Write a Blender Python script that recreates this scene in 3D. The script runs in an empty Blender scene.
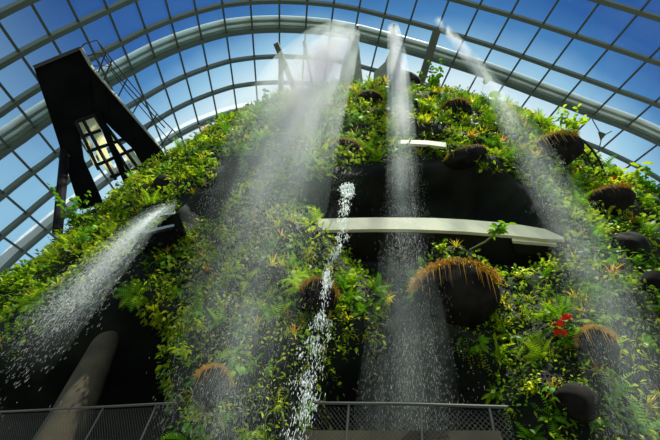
import bpy, math, random
import numpy as np
from mathutils import Vector, Matrix
from mathutils.bvhtree import BVHTree

random.seed(11)
RNG = np.random.default_rng(11)
C = bpy.context.scene
COL = C.collection
PI = math.pi

# ------------------------------------------------------------------ camera
FPX = 360.0
CAM = np.array([0.0, 0.0, 1.5])
_zx, _zy = 63.0, -334.0
_l = math.hypot(_zx, _zy)
UPX = np.array([_zx, _zy]) / _l
RTX = np.array([-_zy, _zx]) / _l
TH = math.atan(FPX / _l)
FW = np.array([0, math.cos(TH), math.sin(TH)])
UV = np.array([0, -math.sin(TH), math.cos(TH)])
XV = np.array([1.0, 0, 0])

def ray(px, py):
    d = np.array([px - 330.0, py - 220.0])
    v = XV * (d @ RTX) + UV * (d @ UPX) + FW * FPX
    return v / np.linalg.norm(v)

def at(px, py, dist):
    """point seen at a pixel of the photograph, `dist` metres along the line of sight"""
    return CAM + ray(px, py) * dist

def at_h(px, py, hd):
    """same with a horizontal distance"""
    r = ray(px, py)
    return CAM + r * (hd / math.hypot(r[0], r[1]))

def at_z(px, py, z):
    r = ray(px, py)
    return CAM + r * ((z - CAM[2]) / r[2])

def project(P):
    P = np.asarray(P, float) - CAM
    w = P @ FW
    w = np.where(w < 0.05, 0.05, w)
    a = P @ XV / w * FPX
    b = P @ UV / w * FPX
    return 330 + a * RTX[0] + b * UPX[0], 220 + a * RTX[1] + b * UPX[1]

cam_data = bpy.data.cameras.new('camera')
cam_data.sensor_width = 36.0
cam_data.lens = FPX / 660.0 * 36.0
cam_data.clip_end = 500
cam = bpy.data.objects.new('camera', cam_data)
COL.objects.link(cam)
cx_ = XV * RTX[0] + UV * UPX[0]
cy_ = -(XV * RTX[1] + UV * UPX[1])
m = Matrix.Identity(4)
for i in range(3):
    m[i][0] = cx_[i]; m[i][1] = cy_[i]; m[i][2] = -FW[i]; m[i][3] = CAM[i]
cam.matrix_world = m
C.camera = cam

# ------------------------------------------------------------------ materials
def mat(name, color, rough=0.6, metal=0.0, noise=None, bump=0.0, bscale=8.0, spec=0.5, trans=0.0):
    """principled material; noise = (scale, other colour) mottles it"""
    M = bpy.data.materials.new(name); M.use_nodes = True
    nt = M.node_tree; N = nt.nodes; L = nt.links
    b = N['Principled BSDF']
    b.inputs['Base Color'].default_value = (*color, 1)
    b.inputs['Roughness'].default_value = rough
    b.inputs['Metallic'].default_value = metal
    b.inputs['Specular IOR Level'].default_value = spec
    if noise or bump:
        tc = N.new('ShaderNodeTexCoord')
    if noise:
        nz = N.new('ShaderNodeTexNoise'); nz.inputs['Scale'].default_value = noise[0]
        nz.inputs['Detail'].default_value = 6
        rp = N.new('ShaderNodeValToRGB')
        rp.color_ramp.elements[0].position = 0.38; rp.color_ramp.elements[1].position = 0.62
        rp.color_ramp.elements[0].color = (*color, 1); rp.color_ramp.elements[1].color = (*noise[1], 1)
        L.new(tc.outputs['Object'], nz.inputs['Vector']); L.new(nz.outputs['Fac'], rp.inputs['Fac'])
        L.new(rp.outputs['Color'], b.inputs['Base Color'])
    if bump:
        n2 = N.new('ShaderNodeTexNoise'); n2.inputs['Scale'].default_value = bscale
        n2.inputs['Detail'].default_value = 5
        bp = N.new('ShaderNodeBump'); bp.inputs['Strength'].default_value = bump
        L.new(tc.outputs['Object'], n2.inputs['Vector']); L.new(n2.outputs['Fac'], bp.inputs['Height'])
        L.new(bp.outputs['Normal'], b.inputs['Normal'])
    return M

def leaf_mat(name, c1, c2, c3, translucency=0.45, rough=0.45):
    """leaf: colour differs from plant to plant and from leaf to leaf (attribute 'tone'), light shines through"""
    M = bpy.data.materials.new(name); M.use_nodes = True
    nt = M.node_tree; N = nt.nodes; L = nt.links
    b = N['Principled BSDF']; out = N['Material Output']
    b.inputs['Roughness'].default_value = rough
    b.inputs['Specular IOR Level'].default_value = 0.15
    oi = N.new('ShaderNodeObjectInfo')
    at_ = N.new('ShaderNodeAttribute'); at_.attribute_name = 'tone'
    mx = N.new('ShaderNodeMath'); mx.operation = 'MULTIPLY_ADD'
    mx.inputs[1].default_value = 0.55
    sc = N.new('ShaderNodeMath'); sc.operation = 'MULTIPLY'; sc.inputs[1].default_value = 0.45
    L.new(oi.outputs['Random'], mx.inputs[0]); L.new(at_.outputs['Fac'], sc.inputs[0]); L.new(sc.outputs[0], mx.inputs[2])
    rp = N.new('ShaderNodeValToRGB')
    e = rp.color_ramp.elements
    e[0].position = 0.1; e[0].color = (*c1, 1)
    e[1].position = 0.9; e[1].color = (*c3, 1)
    x = e.new(0.5); x.color = (*c2, 1)
    L.new(mx.outputs[0], rp.inputs['Fac'])
    L.new(rp.outputs['Color'], b.inputs['Base Color'])
    t = N.new('ShaderNodeBsdfTranslucent'); L.new(rp.outputs['Color'], t.inputs['Color'])
    ms = N.new('ShaderNodeMixShader'); ms.inputs[0].default_value = translucency
    L.new(b.outputs[0], ms.inputs[1]); L.new(t.outputs[0], ms.inputs[2]); L.new(ms.outputs[0], out.inputs['Surface'])
    return M

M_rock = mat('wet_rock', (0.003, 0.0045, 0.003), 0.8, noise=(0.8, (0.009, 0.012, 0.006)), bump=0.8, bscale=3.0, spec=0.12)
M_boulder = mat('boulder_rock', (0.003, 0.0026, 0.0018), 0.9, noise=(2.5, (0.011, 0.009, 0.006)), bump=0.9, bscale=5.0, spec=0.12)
M_root = leaf_mat('rusty_roots', (0.30, 0.11, 0.012), (0.56, 0.30, 0.02), (0.60, 0.56, 0.03), 0.3, 0.8)
M_bar = mat('glazing_bar_paint', (0.075, 0.088, 0.06), 0.5, spec=.3)
M_hoop = mat('hoop_rib_paint', (0.10, 0.118, 0.082), 0.5, spec=.3)
M_arch = mat('arch_steel_paint', (0.88, 0.93, 0.86), 0.5, spec=.2)
M_arch2 = mat('arch_flange_paint', (0.30, 0.38, 0.29), 0.5, spec=.2)
M_pale = mat('walkway_fascia', (0.56, 0.55, 0.38), 0.6, noise=(1.2, (0.46, 0.47, 0.32)), spec=.2)
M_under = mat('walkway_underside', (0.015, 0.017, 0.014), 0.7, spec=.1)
M_black = mat('tower_cladding', (0.0025, 0.0025, 0.0025), 0.8, noise=(0.7, (0.005, 0.005, 0.005)), spec=0.05)
M_darksteel = mat('dark_steel', (0.012, 0.013, 0.012), 0.5, spec=.2)
M_steel = mat('brushed_steel', (0.35, 0.36, 0.36), 0.35, metal=0.85)
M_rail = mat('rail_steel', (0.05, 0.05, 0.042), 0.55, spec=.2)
M_fin = mat('fin_concrete', (0.30, 0.32, 0.27), 0.65, noise=(2.0, (0.22, 0.25, 0.19)))
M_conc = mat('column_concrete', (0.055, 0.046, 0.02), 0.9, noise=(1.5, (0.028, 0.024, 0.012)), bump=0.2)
M_floor = mat('floor_stone', (0.16, 0.16, 0.15), 0.7, noise=(0.6, (0.11, 0.11, 0.10)))
M_white = mat('white_parapet', (0.85, 0.87, 0.84), 0.6)
M_red = mat('red_flower', (0.75, 0.03, 0.015), 0.4)
M_brownstem = mat('plant_stem', (0.12, 0.11, 0.03), 0.7)
M_fern = leaf_mat('fern_leaf', (0.04, 0.15, 0.004), (0.15, 0.36, 0.006), (0.46, 0.58, 0.010))
M_brom = leaf_mat('bromeliad_leaf', (0.14, 0.24, 0.006), (0.52, 0.48, 0.010), (0.62, 0.25, 0.02))
M_shrub = leaf_mat('shrub_leaf', (0.08, 0.22, 0.005), (0.32, 0.50, 0.007), (0.70, 0.68, 0.012))
M_tuft = leaf_mat('tuft_blade', (0.08, 0.19, 0.006), (0.26, 0.38, 0.010), (0.58, 0.52, 0.016))
M_hang = leaf_mat('trailing_leaf', (0.05, 0.16, 0.006), (0.20, 0.35, 0.008), (0.52, 0.44, 0.016))
M_dark = leaf_mat('broad_leaf', (0.015, 0.08, 0.005), (0.05, 0.19, 0.008), (0.18, 0.36, 0.010), 0.3, 0.6)
M_moss = leaf_mat('undergrowth_leaf', (0.010, 0.035, 0.003), (0.07, 0.16, 0.006), (0.34, 0.42, 0.012))

def water_mat(name, solid):
    M = bpy.data.materials.new(name); M.use_nodes = True
    nt = M.node_tree; N = nt.nodes; L = nt.links
    b = N['Principled BSDF']; out = N['Material Output']
    b.inputs['Base Color'].default_value = (0.88, 0.94, 0.92, 1); b.inputs['Roughness'].default_value = 0.25
    t = N.new('ShaderNodeBsdfTranslucent'); t.inputs['Color'].default_value = (0.9, 0.96, 0.94, 1)
    ms = N.new('ShaderNodeMixShader'); ms.inputs[0].default_value = 0.5
    L.new(b.outputs[0], ms.inputs[1]); L.new(t.outputs[0], ms.inputs[2])
    tr = N.new('ShaderNodeBsdfTransparent'); mt = N.new('ShaderNodeMixShader'); mt.inputs[0].default_value = solid
    L.new(tr.outputs[0], mt.inputs[1]); L.new(ms.outputs[0], mt.inputs[2]); L.new(mt.outputs[0], out.inputs['Surface'])
    return M
M_water = water_mat('falling_water', .8); M_drop = water_mat('fine_spray', .42)

def sheet_mat():
    M = bpy.data.materials.new('water_sheet'); M.use_nodes = True
    nt = M.node_tree; N = nt.nodes; L = nt.links
    b = N['Principled BSDF']; out = N['Material Output']
    b.inputs['Base Color'].default_value = (0.75, 0.83, 0.82, 1); b.inputs['Roughness'].default_value = 0.12
    tr = N.new('ShaderNodeBsdfTransparent'); tr.inputs['Color'].default_value = (0.85, 0.92, 0.92, 1)
    tc = N.new('ShaderNodeTexCoord'); mp = N.new('ShaderNodeMapping'); mp.inputs['Scale'].default_value = (26, 3, 1)
    nz = N.new('ShaderNodeTexNoise'); nz.inputs['Scale'].default_value = 1.0; nz.inputs['Detail'].default_value = 5
    rp = N.new('ShaderNodeMapRange'); rp.inputs[1].default_value = 0.38; rp.inputs[2].default_value = 0.66
    rp.inputs[3].default_value = 0.15; rp.inputs[4].default_value = 0.9
    L.new(tc.outputs['UV'], mp.inputs[0]); L.new(mp.outputs[0], nz.inputs['Vector']); L.new(nz.outputs['Fac'], rp.inputs[0])
    ms = N.new('ShaderNodeMixShader'); L.new(rp.outputs[0], ms.inputs[0])
    L.new(tr.outputs[0], ms.inputs[1]); L.new(b.outputs[0], ms.inputs[2]); L.new(ms.outputs[0], out.inputs['Surface'])
    bp = N.new('ShaderNodeBump'); bp.inputs['Strength'].default_value = 0.6; L.new(nz.outputs['Fac'], bp.inputs['Height']); L.new(bp.outputs[0], b.inputs['Normal'])
    return M
M_sheet = sheet_mat()

def glass_mat():
    M = bpy.data.materials.new('roof_glass'); M.use_nodes = True
    nt = M.node_tree; N = nt.nodes; L = nt.links
    N.remove(N['Principled BSDF']); out = N['Material Output']
    tr = N.new('ShaderNodeBsdfTransparent'); tr.inputs['Color'].default_value = (0.93, 0.97, 0.98, 1)
    gl = N.new('ShaderNodeBsdfGlossy'); gl.inputs['Roughness'].default_value = 0.03
    ms = N.new('ShaderNodeMixShader'); ms.inputs[0].default_value = 0.03
    L.new(tr.outputs[0], ms.inputs[1]); L.new(gl.outputs[0], ms.inputs[2]); L.new(ms.outputs[0], out.inputs['Surface'])
    return M
M_glass = glass_mat()

def pane_mat():
    M = bpy.data.materials.new('frosted_pane'); M.use_nodes = True
    nt = M.node_tree; N = nt.nodes; L = nt.links
    b = N['Principled BSDF']; out = N['Material Output']
    b.inputs['Base Color'].default_value = (0.85, 0.82, 0.6, 1)
    t = N.new('ShaderNodeBsdfTranslucent'); t.inputs['Color'].default_value = (0.95, 0.92, 0.68, 1)
    ms = N.new('ShaderNodeMixShader'); ms.inputs[0].default_value = 0.75
    L.new(b.outputs[0], ms.inputs[1]); L.new(t.outputs[0], ms.inputs[2]); L.new(ms.outputs[0], out.inputs['Surface'])
    return M
M_pane = pane_mat()

# ------------------------------------------------------------------ mesh helpers
class MB:
    """collects vertices and faces of one mesh"""
    def __init__(self): self.v = []; self.f = []; self.tone = []
    def add(self, vs, fs, tone=None):
        o = len(self.v)
        self.v.extend([tuple(map(float, p)) for p in vs]); self.f.extend([tuple(i + o for i in f) for f in fs])
        self.tone.extend([0.5 if tone is None else tone] * len(vs))
    def box(self, c, ax, ay, az):
        """box about c with half-axis vectors"""
        c, ax, ay, az = map(np.asarray, (c, ax, ay, az))
        vs = [c + sx * ax + sy * ay + sz * az for sz in (-1, 1) for sx, sy in ((-1, -1), (1, -1), (1, 1), (-1, 1))]
        self.add(vs, [(3, 2, 1, 0), (4, 5, 6, 7), (0, 1, 5, 4), (1, 2, 6, 5), (2, 3, 7, 6), (3, 0, 4, 7)])
    def beam(self, p, q, w, h, up=(0, 0, 1)):
        p, q = np.asarray(p, float), np.asarray(q, float)
        d = q - p; l = np.linalg.norm(d); d /= l
        up = np.asarray(up, float); s = np.cross(d, up)
        if np.linalg.norm(s) < 1e-3: s = np.cross(d, (1, 0, 0))
        s /= np.linalg.norm(s); u = np.cross(s, d)
        self.box((p + q) / 2, d * l / 2, s * w / 2, u * h / 2)
    def tube(self, pts, r, n=6, tone=None, cap=True):
        pts = [np.asarray(p, float) for p in pts]
        rs = r if hasattr(r, '__len__') else [r] * len(pts)
        vs = []; fs = []
        ref = None
        for i, p in enumerate(pts):
            a = pts[max(i - 1, 0)]; b = pts[min(i + 1, len(pts) - 1)]
            d = b - a; d = d / (np.linalg.norm(d) + 1e-9)
            if ref is None: ref = np.cross(d, (0, 0, 1)) if abs(d[2]) < .9 else np.cross(d, (1, 0, 0))
            s = ref - d * (ref @ d); s /= np.linalg.norm(s) + 1e-9; ref = s
            u = np.cross(d, s)
            for k in range(n):
                a_ = 2 * PI * k / n
                vs.append(p + (s * math.cos(a_) + u * math.sin(a_)) * rs[i])
        for i in range(len(pts) - 1):
            for k in range(n):
                fs.append((i * n + k, i * n + (k + 1) % n, (i + 1) * n + (k + 1) % n, (i + 1) * n + k))
        if cap:
            fs.append(tuple(range(n - 1, -1, -1))); fs.append(tuple((len(pts) - 1) * n + k for k in range(n)))
        self.add(vs, fs, tone)
    def sweep(self, pts, ups, prof, closed=True):
        """profile (list of (side, up)) swept along pts with given up vectors"""
        n = len(prof); vs = []; fs = []
        pts = [np.asarray(p, float) for p in pts]
        for i, p in enumerate(pts):
            d = pts[min(i + 1, len(pts) - 1)] - pts[max(i - 1, 0)]; d /= np.linalg.norm(d)
            u = np.asarray(ups[i], float); u = u - d * (u @ d); u /= np.linalg.norm(u)
            s = np.cross(d, u)
            for a, b in prof: vs.append(p + s * a + u * b)
        for i in range(len(pts) - 1):
            for k in range(n):
                fs.append((i * n + k, i * n + (k + 1) % n, (i + 1) * n + (k + 1) % n, (i + 1) * n + k))
        fs.append(tuple(range(n - 1, -1, -1))); fs.append(tuple((len(pts) - 1) * n + k for k in range(n)))
        self.add(vs, fs)
    def prism(self, poly, off):
        """polygon (3-D points) extruded by vector off"""
        n = len(poly); off = np.asarray(off, float)
        vs = [np.asarray(p, float) for p in poly] + [np.asarray(p, float) + off for p in poly]
        fs = [tuple(range(n)), tuple(range(2 * n - 1, n - 1, -1))]
        for k in range(n): fs.append((k, k + n, (k + 1) % n + n, (k + 1) % n))
        self.add(vs, fs)
    def mesh(self, name, material, smooth=False):
        me = bpy.data.meshes.new(name)
        me.from_pydata(self.v, [], self.f)
        a = me.attributes.new('tone', 'FLOAT', 'POINT'); a.data.foreach_set('value', self.tone)
        me.materials.append(material)
        if smooth: me.polygons.foreach_set('use_smooth', [True] * len(me.polygons))
        me.update()
        return me
    def build(self, name, material, parent=None, smooth=False, origin=None):
        """one mesh object; its origin at `origin` (world)"""
        if origin is not None:
            o_ = np.asarray(origin, float); self.v = [tuple(np.asarray(p) - o_) for p in self.v]
        o = bpy.data.objects.new(name, self.mesh(name, material, smooth)); COL.objects.link(o)
        if parent is not None:
            o.parent = parent
            if origin is not None: o.location = Vector(origin) - parent.location
            else: o.location = -parent.location
        elif origin is not None: o.location = Vector(origin)
        return o

def recalc(o):
    import bmesh
    bm = bmesh.new(); bm.from_mesh(o.data); bmesh.ops.recalc_face_normals(bm, faces=bm.faces); bm.to_mesh(o.data); bm.free()
    return o

def tag(o, label=None, cat=None, group=None, kind=None):
    if label: o['label'] = label
    if cat: o['category'] = cat
    if group: o['group'] = group
    if kind: o['kind'] = kind
    return o

def empty(name, loc):
    o = bpy.data.objects.new(name, None); COL.objects.link(o); o.location = Vector(loc); o.empty_display_size = 0.3
    return o

# ------------------------------------------------------------------ the mountain's shape
AZ0 = math.radians(8.0); KS = 1.6
SIL_L = [(-60, 325), (0, 284), (30, 268), (55, 250), (85, 214), (118, 190), (165, 160), (190, 148), (215, 138), (240, 120), (265, 107), (292, 106), (312, 98), (335, 84), (350, 76), (385, 70)]
SIL_R = [(385, 70), (440, 84), (465, 98), (490, 114), (520, 123), (548, 130), (575, 140), (603, 172), (628, 194), (662, 204), (720, 240)]
def azel(p):
    r = ray(*p); return math.atan2(r[0], r[1]), math.atan2(r[2], math.hypot(r[0], r[1]))
def table(ps):
    t = sorted(((azel(p)[1], azel(p)[0]) for p in ps))
    return np.array([a for a, b in t]), np.array([b for a, b in t])
ELL, AZL = table(SIL_L); ELR, AZR = table(SIL_R)
F_Z = np.array([0, 8, 16, 24, 30, 34, 37.0]); F_F = np.array([7.7, 8.3, 9.2, 10.3, 11.6, 13.0, 14.8])
def level(z, eL, eR):
    for it in range(80):
        aL = math.atan(math.tan(float(np.interp(eL, ELL, AZL)) - AZ0) / KS)
        aR = math.atan(math.tan(float(np.interp(eR, ELR, AZR)) - AZ0) / KS)
        if aR - aL < 0.02: aL, aR = (aL + aR) / 2 - .01, (aL + aR) / 2 + .01
        s = math.sin((aR - aL) / 2); ac = (aL + aR) / 2
        D = float(np.interp(z, F_Z, F_F)) * KS / (1 - s); R = D * s; T = D * math.cos((aR - aL) / 2)
        dL = math.hypot(T * math.sin(aL), T * math.cos(aL) / KS); dR = math.hypot(T * math.sin(aR), T * math.cos(aR) / KS)
        eL = 0.7 * eL + 0.3 * math.atan2(z - CAM[2], dL); eR = 0.7 * eR + 0.3 * math.atan2(z - CAM[2], dR)
    return D * math.sin(ac), D * math.cos(ac), R, eL, eR
ZS = np.linspace(0, 38, 96); XC = []; YC = []; RC = []
eL = eR = 0.0
for z in ZS:
    x, y, r, eL, eR = level(z, eL, eR)
    XC.append(x); YC.append(y); RC.append(r)
XC, YC, RC = map(np.array, (XC, YC, RC))
k = np.ones(5) / 5
def smooth(a):
    b = np.convolve(np.pad(a, 2, mode='edge'), k, 'valid'); return b
XC, YC, RC = smooth(XC), smooth(YC), smooth(RC)
_tops = [i for i in range(len(ZS)) if RC[i] < 1.2]
ZTOP = float(ZS[_tops[0]]) if _tops else 37.6
print('mountain top', ZTOP, 'radii', [round(float(r), 1) for r in RC[::8]], [round(float(r), 1) for r in XC[::8]], [round(float(r) / KS, 1) for r in YC[::8]])
CA, SA = math.cos(AZ0), math.sin(AZ0)
def surf(phi, z, extra=0.0):
    """point of the smooth mountain, phi from the front (0 = toward the camera), positive = right"""
    i = np.interp(z, ZS, RC) + extra; x = np.interp(z, ZS, XC) + i * np.sin(phi); y = (np.interp(z, ZS, YC) - i * np.cos(phi)) / KS
    return np.stack([x * CA + y * SA, -x * SA + y * CA, z + 0 * x], -1)
def inside(P):
    x = P[:, 0] * CA - P[:, 1] * SA; y = (P[:, 0] * SA + P[:, 1] * CA) * KS; z = P[:, 2]
    return (np.hypot(x - np.interp(z, ZS, XC), y - np.interp(z, ZS, YC)) < np.interp(z, ZS, RC)) & (z < ZTOP) & (z > 0)
def hit_smooth(px, py):
    r = ray(px, py); t = np.arange(3, 70, 0.05)
    I = inside(CAM + t[:, None] * r)
    return float(t[np.argmax(I)]) if I.any() else None

def pip(px, py, poly):
    """signed distance (pixels) to a polygon, positive inside"""
    poly = np.array(poly, float); n = len(poly)
    ins = np.zeros(px.shape, bool); d = np.full(px.shape, 1e9)
    for i in range(n):
        x1, y1 = poly[i]; x2, y2 = poly[(i + 1) % n]
        c = ((y1 > py) != (y2 > py)) & (px < (x2 - x1) * (py - y1) / (y2 - y1 + 1e-12) + x1); ins ^= c
        t = np.clip(((px - x1) * (x2 - x1) + (py - y1) * (y2 - y1)) / ((x2 - x1) ** 2 + (y2 - y1) ** 2), 0, 1)
        d = np.minimum(d, np.hypot(px - x1 - t * (x2 - x1), py - y1 - t * (y2 - y1)))
    return np.where(ins, d, -d)
# hollows and swellings of the mountain: outline as seen from the path, depth in metres
HOLLOW = [
    ([(304, 205), (312, 186), (340, 172), (380, 164), (425, 158), (470, 163), (510, 176), (538, 196), (556, 222), (564, 244), (540, 262), (505, 262), (486, 248), (465, 238), (440, 236), (428, 258), (420, 284), (400, 288), (372, 276), (350, 256), (340, 234)], 3.2, 9),
    ([(176, 222), (182, 200), (214, 180), (226, 158), (242, 160), (238, 190), (225, 215), (190, 232)], 2.2, 8),
    ([(-60, 470), (-60, 392), (-10, 362), (40, 340), (78, 318), (104, 298), (128, 292), (152, 312), (168, 360), (178, 420), (182, 480)], 5.0, 12),
    ([(306, 480), (312, 405), (330, 372), (366, 352), (384, 304), (404, 282), (424, 300), (446, 322), (476, 350), (500, 384), (508, 420), (508, 480)], 4.0, 10),
    ([(405, 119), (440, 121), (452, 128), (450, 140), (404, 138)], 1.3, 5),
    ([(392, 101), (428, 102), (436, 110), (392, 110)], .9, 4),
    ([(468, 138), (492, 136), (504, 147), (488, 153), (468, 150)], 0.8, 5),
]
SWELL = [
    ([(178, 500), (186, 380), (215, 310), (255, 275), (300, 280), (330, 330), (318, 390), (306, 500)], 1.5, 30),
    ([(500, 500), (506, 395), (530, 340), (590, 300), (700, 290), (720, 500)], 1.5, 30),
    ([(300, 300), (335, 250), (380, 290), (372, 345), (330, 350)], 0.6, 20),
    ([(190, 230), (250, 190), (300, 220), (290, 290), (200, 300)], 0.5, 25),
]
_nz = [(RNG.uniform(.25, .9), RNG.uniform(0, 6.28), RNG.uniform(.25, .9), RNG.uniform(0, 6.28), RNG.uniform(0, 6.28)) for _ in range(14)]
def lumps(P):
    o = 0
    for a, b, c, d, e in _nz:
        o = o + np.sin(P[..., 0] * a * 1.3 + b + 1.5 * np.sin(P[..., 2] * c + d)) * np.sin(P[..., 2] * c * 1.2 + P[..., 1] * .4 + e)
    return o / 5.0
NPH, NZ = 460, 230
phis = np.concatenate([np.linspace(-1.9, 1.9, NPH - 60), np.linspace(1.9, 2 * PI - 1.9, 61)[1:]])[:-1]
NPH = len(phis)
zz = np.linspace(0, ZTOP, NZ)
PH, Z2 = np.meshgrid(phis, zz)
P0 = surf(PH, Z2)
sx, sy = project(P0)
disp = 0.42 * lumps(P0) + .38 * lumps(P0 * 2.3 + 4.0) - 0.42
front = np.cos(PH) > -0.35
for poly, depth, fall in HOLLOW:
    s = pip(sx, sy, poly); w = np.clip((s + fall * .5) / fall, 0, 1); w = w * w * (3 - 2 * w)
    disp = disp - depth * w * front
for poly, depth, fall in SWELL:
    s = pip(sx, sy, poly); w = np.clip((s + fall * .5) / fall, 0, 1); w = w * w * (3 - 2 * w)
    disp = disp + depth * w * front
PM = surf(PH, Z2, disp * 1.25)
vm = PM.reshape(-1, 3)
fm = []
for j in range(NZ - 1):
    for i in range(NPH):
        i2 = (i + 1) % NPH
        fm.append((j * NPH + i, j * NPH + i2, (j + 1) * NPH + i2, (j + 1) * NPH + i))
apex = vm[-NPH:].mean(0) + np.array([0, 0, 0.4])
vlist = [tuple(p) for p in vm] + [tuple(apex)]
for i in range(NPH): fm.append(((NZ - 1) * NPH + i, (NZ - 1) * NPH + (i + 1) % NPH, len(vlist) - 1))
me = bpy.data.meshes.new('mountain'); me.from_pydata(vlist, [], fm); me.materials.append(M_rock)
me.polygons.foreach_set('use_smooth', [True] * len(me.polygons)); me.update()
mountain = bpy.data.objects.new('mountain', me); COL.objects.link(mountain)
tag(mountain, 'tall dark rock mountain covered in plants inside the glasshouse', 'mountain', kind='structure')
BVH = BVHTree.FromPolygons(vlist, fm)

def hit(px, py):
    """where the line of sight meets the built mountain (point, normal)"""
    r = ray(px, py)
    loc, nor, idx, dist = BVH.ray_cast(Vector(CAM), Vector(r))
    if loc is None: return None, None, None
    n = np.array(nor)
    if n @ r > 0: n = -n
    return np.array(loc), n, dist

# ------------------------------------------------------------------ floor, terrace
b = MB(); b.box((0, 25, -0.1), (80, 0, 0), (0, 75, 0), (0, 0, 0.1))
tag(b.build('floor', M_floor), kind='structure')
# raised terrace the fence stands on
RAIL_PX = [(-60, 414), (0, 412), (60, 409), (120, 406), (175, 403), (240, 402), (318, 403), (410, 404), (505, 407), (580, 410)]
RAIL_Z = 3.35; TER_Z = 2.25
rail_pts = [at_z(px, py, RAIL_Z) for px, py in RAIL_PX]
b = MB()
edge = []
for p in rail_pts:
    d = p[:2] / np.linalg.norm(p[:2]); edge.append((p[0] - d[0] * .3, p[1] - d[1] * .3))
back = [(p[0] * 1.6, p[1] * 1.6 + 6) for p in edge]
n = len(edge)
top = [(x, y, TER_Z) for x, y in edge + back[::-1]]
b.prism([(x, y, 0.001) for x, y, _ in top], (0, 0, TER_Z))
tag(recalc(b.build('floor_terrace', M_floor)), kind='structure')

# ------------------------------------------------------------------ glass roof: a vault of straight bars crossed by hoops
VD_AZ, VD_EL = math.radians(-1.37), math.radians(15.68)
VD = np.array([math.sin(VD_AZ) * math.cos(VD_EL), math.cos(VD_AZ) * math.cos(VD_EL), math.sin(VD_EL)])
E1 = np.cross(VD, [0, 0, 1]); E1 /= np.linalg.norm(E1); E2 = np.cross(E1, VD)
T2 = 26.0
RHO_A = np.array([-110, -90, -80, -74, -65, -57, -51, -42.8, -37.9, -34.1, -30.3, -26.5, -22.4, -18, -13.8, -9.6, -5.4, -1.3, 2.8, 6.9, 11.2, 15.5, 20, 24.4, 28.8, 33.1, 37.3, 41.6, 46, 49, 55, 62, 75, 90, 110])
RHO_V = np.array([1.5, 1.34, 1.30, 1.30, 1.33, 1.376, 1.427, 1.503, 1.561, 1.616, 1.667, 1.714, 1.763, 1.794, 1.815, 1.829, 1.841, 1.843, 1.837, 1.841, 1.85, 1.862, 1.885, 1.912, 1.946, 1.994, 2.051, 2.13, 2.2, 2.24, 2.28, 2.28, 2.2, 2.1, 2.3])
def rho(a): return np.interp(a, RHO_A, RHO_V) * T2
HOOPS = {   # pixels read along each hoop of the photograph
 'a': [(0, 13.6), (29, 0), (594.5, 0), (607, 2), (645.5, 13.6)],
 'b': [(0, 65), (20, 53), (52, 36.5), (79, 23), (108, 9), (451, 0), (481, 6), (511, 15.5), (543.6, 25), (576, 34.5), (612, 47.6), (648, 60)],
 'c': [(0, 113), (15.5, 102), (37, 88), (91, 58), (122, 42), (145.5, 30), (195, 12), (251, 1.7), (306, 2), (359, 9), (410, 22), (464, 38), (522, 56), (584, 78), (617, 90), (654, 103)],
 'd': [(0, 154.5), (11, 147), (37, 130), (133, 70), (155.5, 59), (202, 41), (252, 30), (279, 30), (305, 33), (378, 42.7), (451, 66), (503.6, 83.6), (561, 102), (593, 116), (656, 142)],
 'e': [(0, 195), (33.6, 172), (56, 154), (131, 104.5), (163.6, 86), (208, 70), (254.5, 56), (282, 55), (307, 57), (598, 151), (634.5, 164.5), (658, 174.5)],
 'f': [(0, 234.5), (27, 212), (52, 194.5), (69, 180), (152, 123), (173, 112), (214.5, 93), (257, 82), (281, 81.5)],
 'g': [(0, 270), (24.5, 252), (45, 231), (183, 132), (199, 125.5), (219, 119), (250, 107)]}
def cyl(p):
    r = ray(*p); x, y, z = r @ E1, r @ E2, r @ VD
    return math.degrees(math.atan2(x, y)), math.hypot(x, y) / z
ALPHAS = np.arange(-96, 97, 3.0)
hoop_t = []
for key, ps in HOOPS.items():
    q = [cyl(p) for p in ps]
    a = np.array([u for u, v in q]); t = np.array([float(rho(u)) / v for u, v in q])
    if key == 'a': c = np.polyfit(a / 50, t, 1)
    elif key in 'fg': c = np.polyfit(a / 50, t, 1)
    else: c = np.polyfit(a / 50, t, 2)
    aa = np.clip(ALPHAS, a.min() - 6, a.max() + 6)
    hoop_t.append(np.polyval(c, aa / 50))
step = hoop_t[1] - hoop_t[0]
for kk in range(4): hoop_t.insert(0, hoop_t[0] - np.clip(step, 2.8, 4))
for kk in range(5): hoop_t.append(hoop_t[-1] + 3.6 + 0 * ALPHAS)
def shell(a, t, out=0.0):
    a = np.asarray(a, float); r = rho(a) + out; ar = np.radians(a)
    return CAM + np.asarray(t)[..., None] * VD + (r * np.sin(ar))[..., None] * E1 + (r * np.cos(ar))[..., None] * E2
def shell_up(a): ar = np.radians(a); return np.sin(ar)[..., None] * E1 + np.cos(ar)[..., None] * E2
MER = [-93, -88.5, -84, -79.3, -74.4, -69.4, -64.3, -59.1, -54.6, -50.4, -46.1, -42.1, -38, -34.1, -30.2, -26.3, -22.3, -18.1, -13.7, -9.4, -5.3, -1.3, 2.8, 6.9, 11.3, 15.6, 20, 24.4, 28.7, 33, 37.4, 41.6, 45.8, 50, 54.5, 59, 63.5, 68, 72.5, 77, 81.5, 86, 90.5]
fine = np.arange(-96, 96.1, 1.5)
def above(P): return P[:, 2] > -0.3
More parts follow.
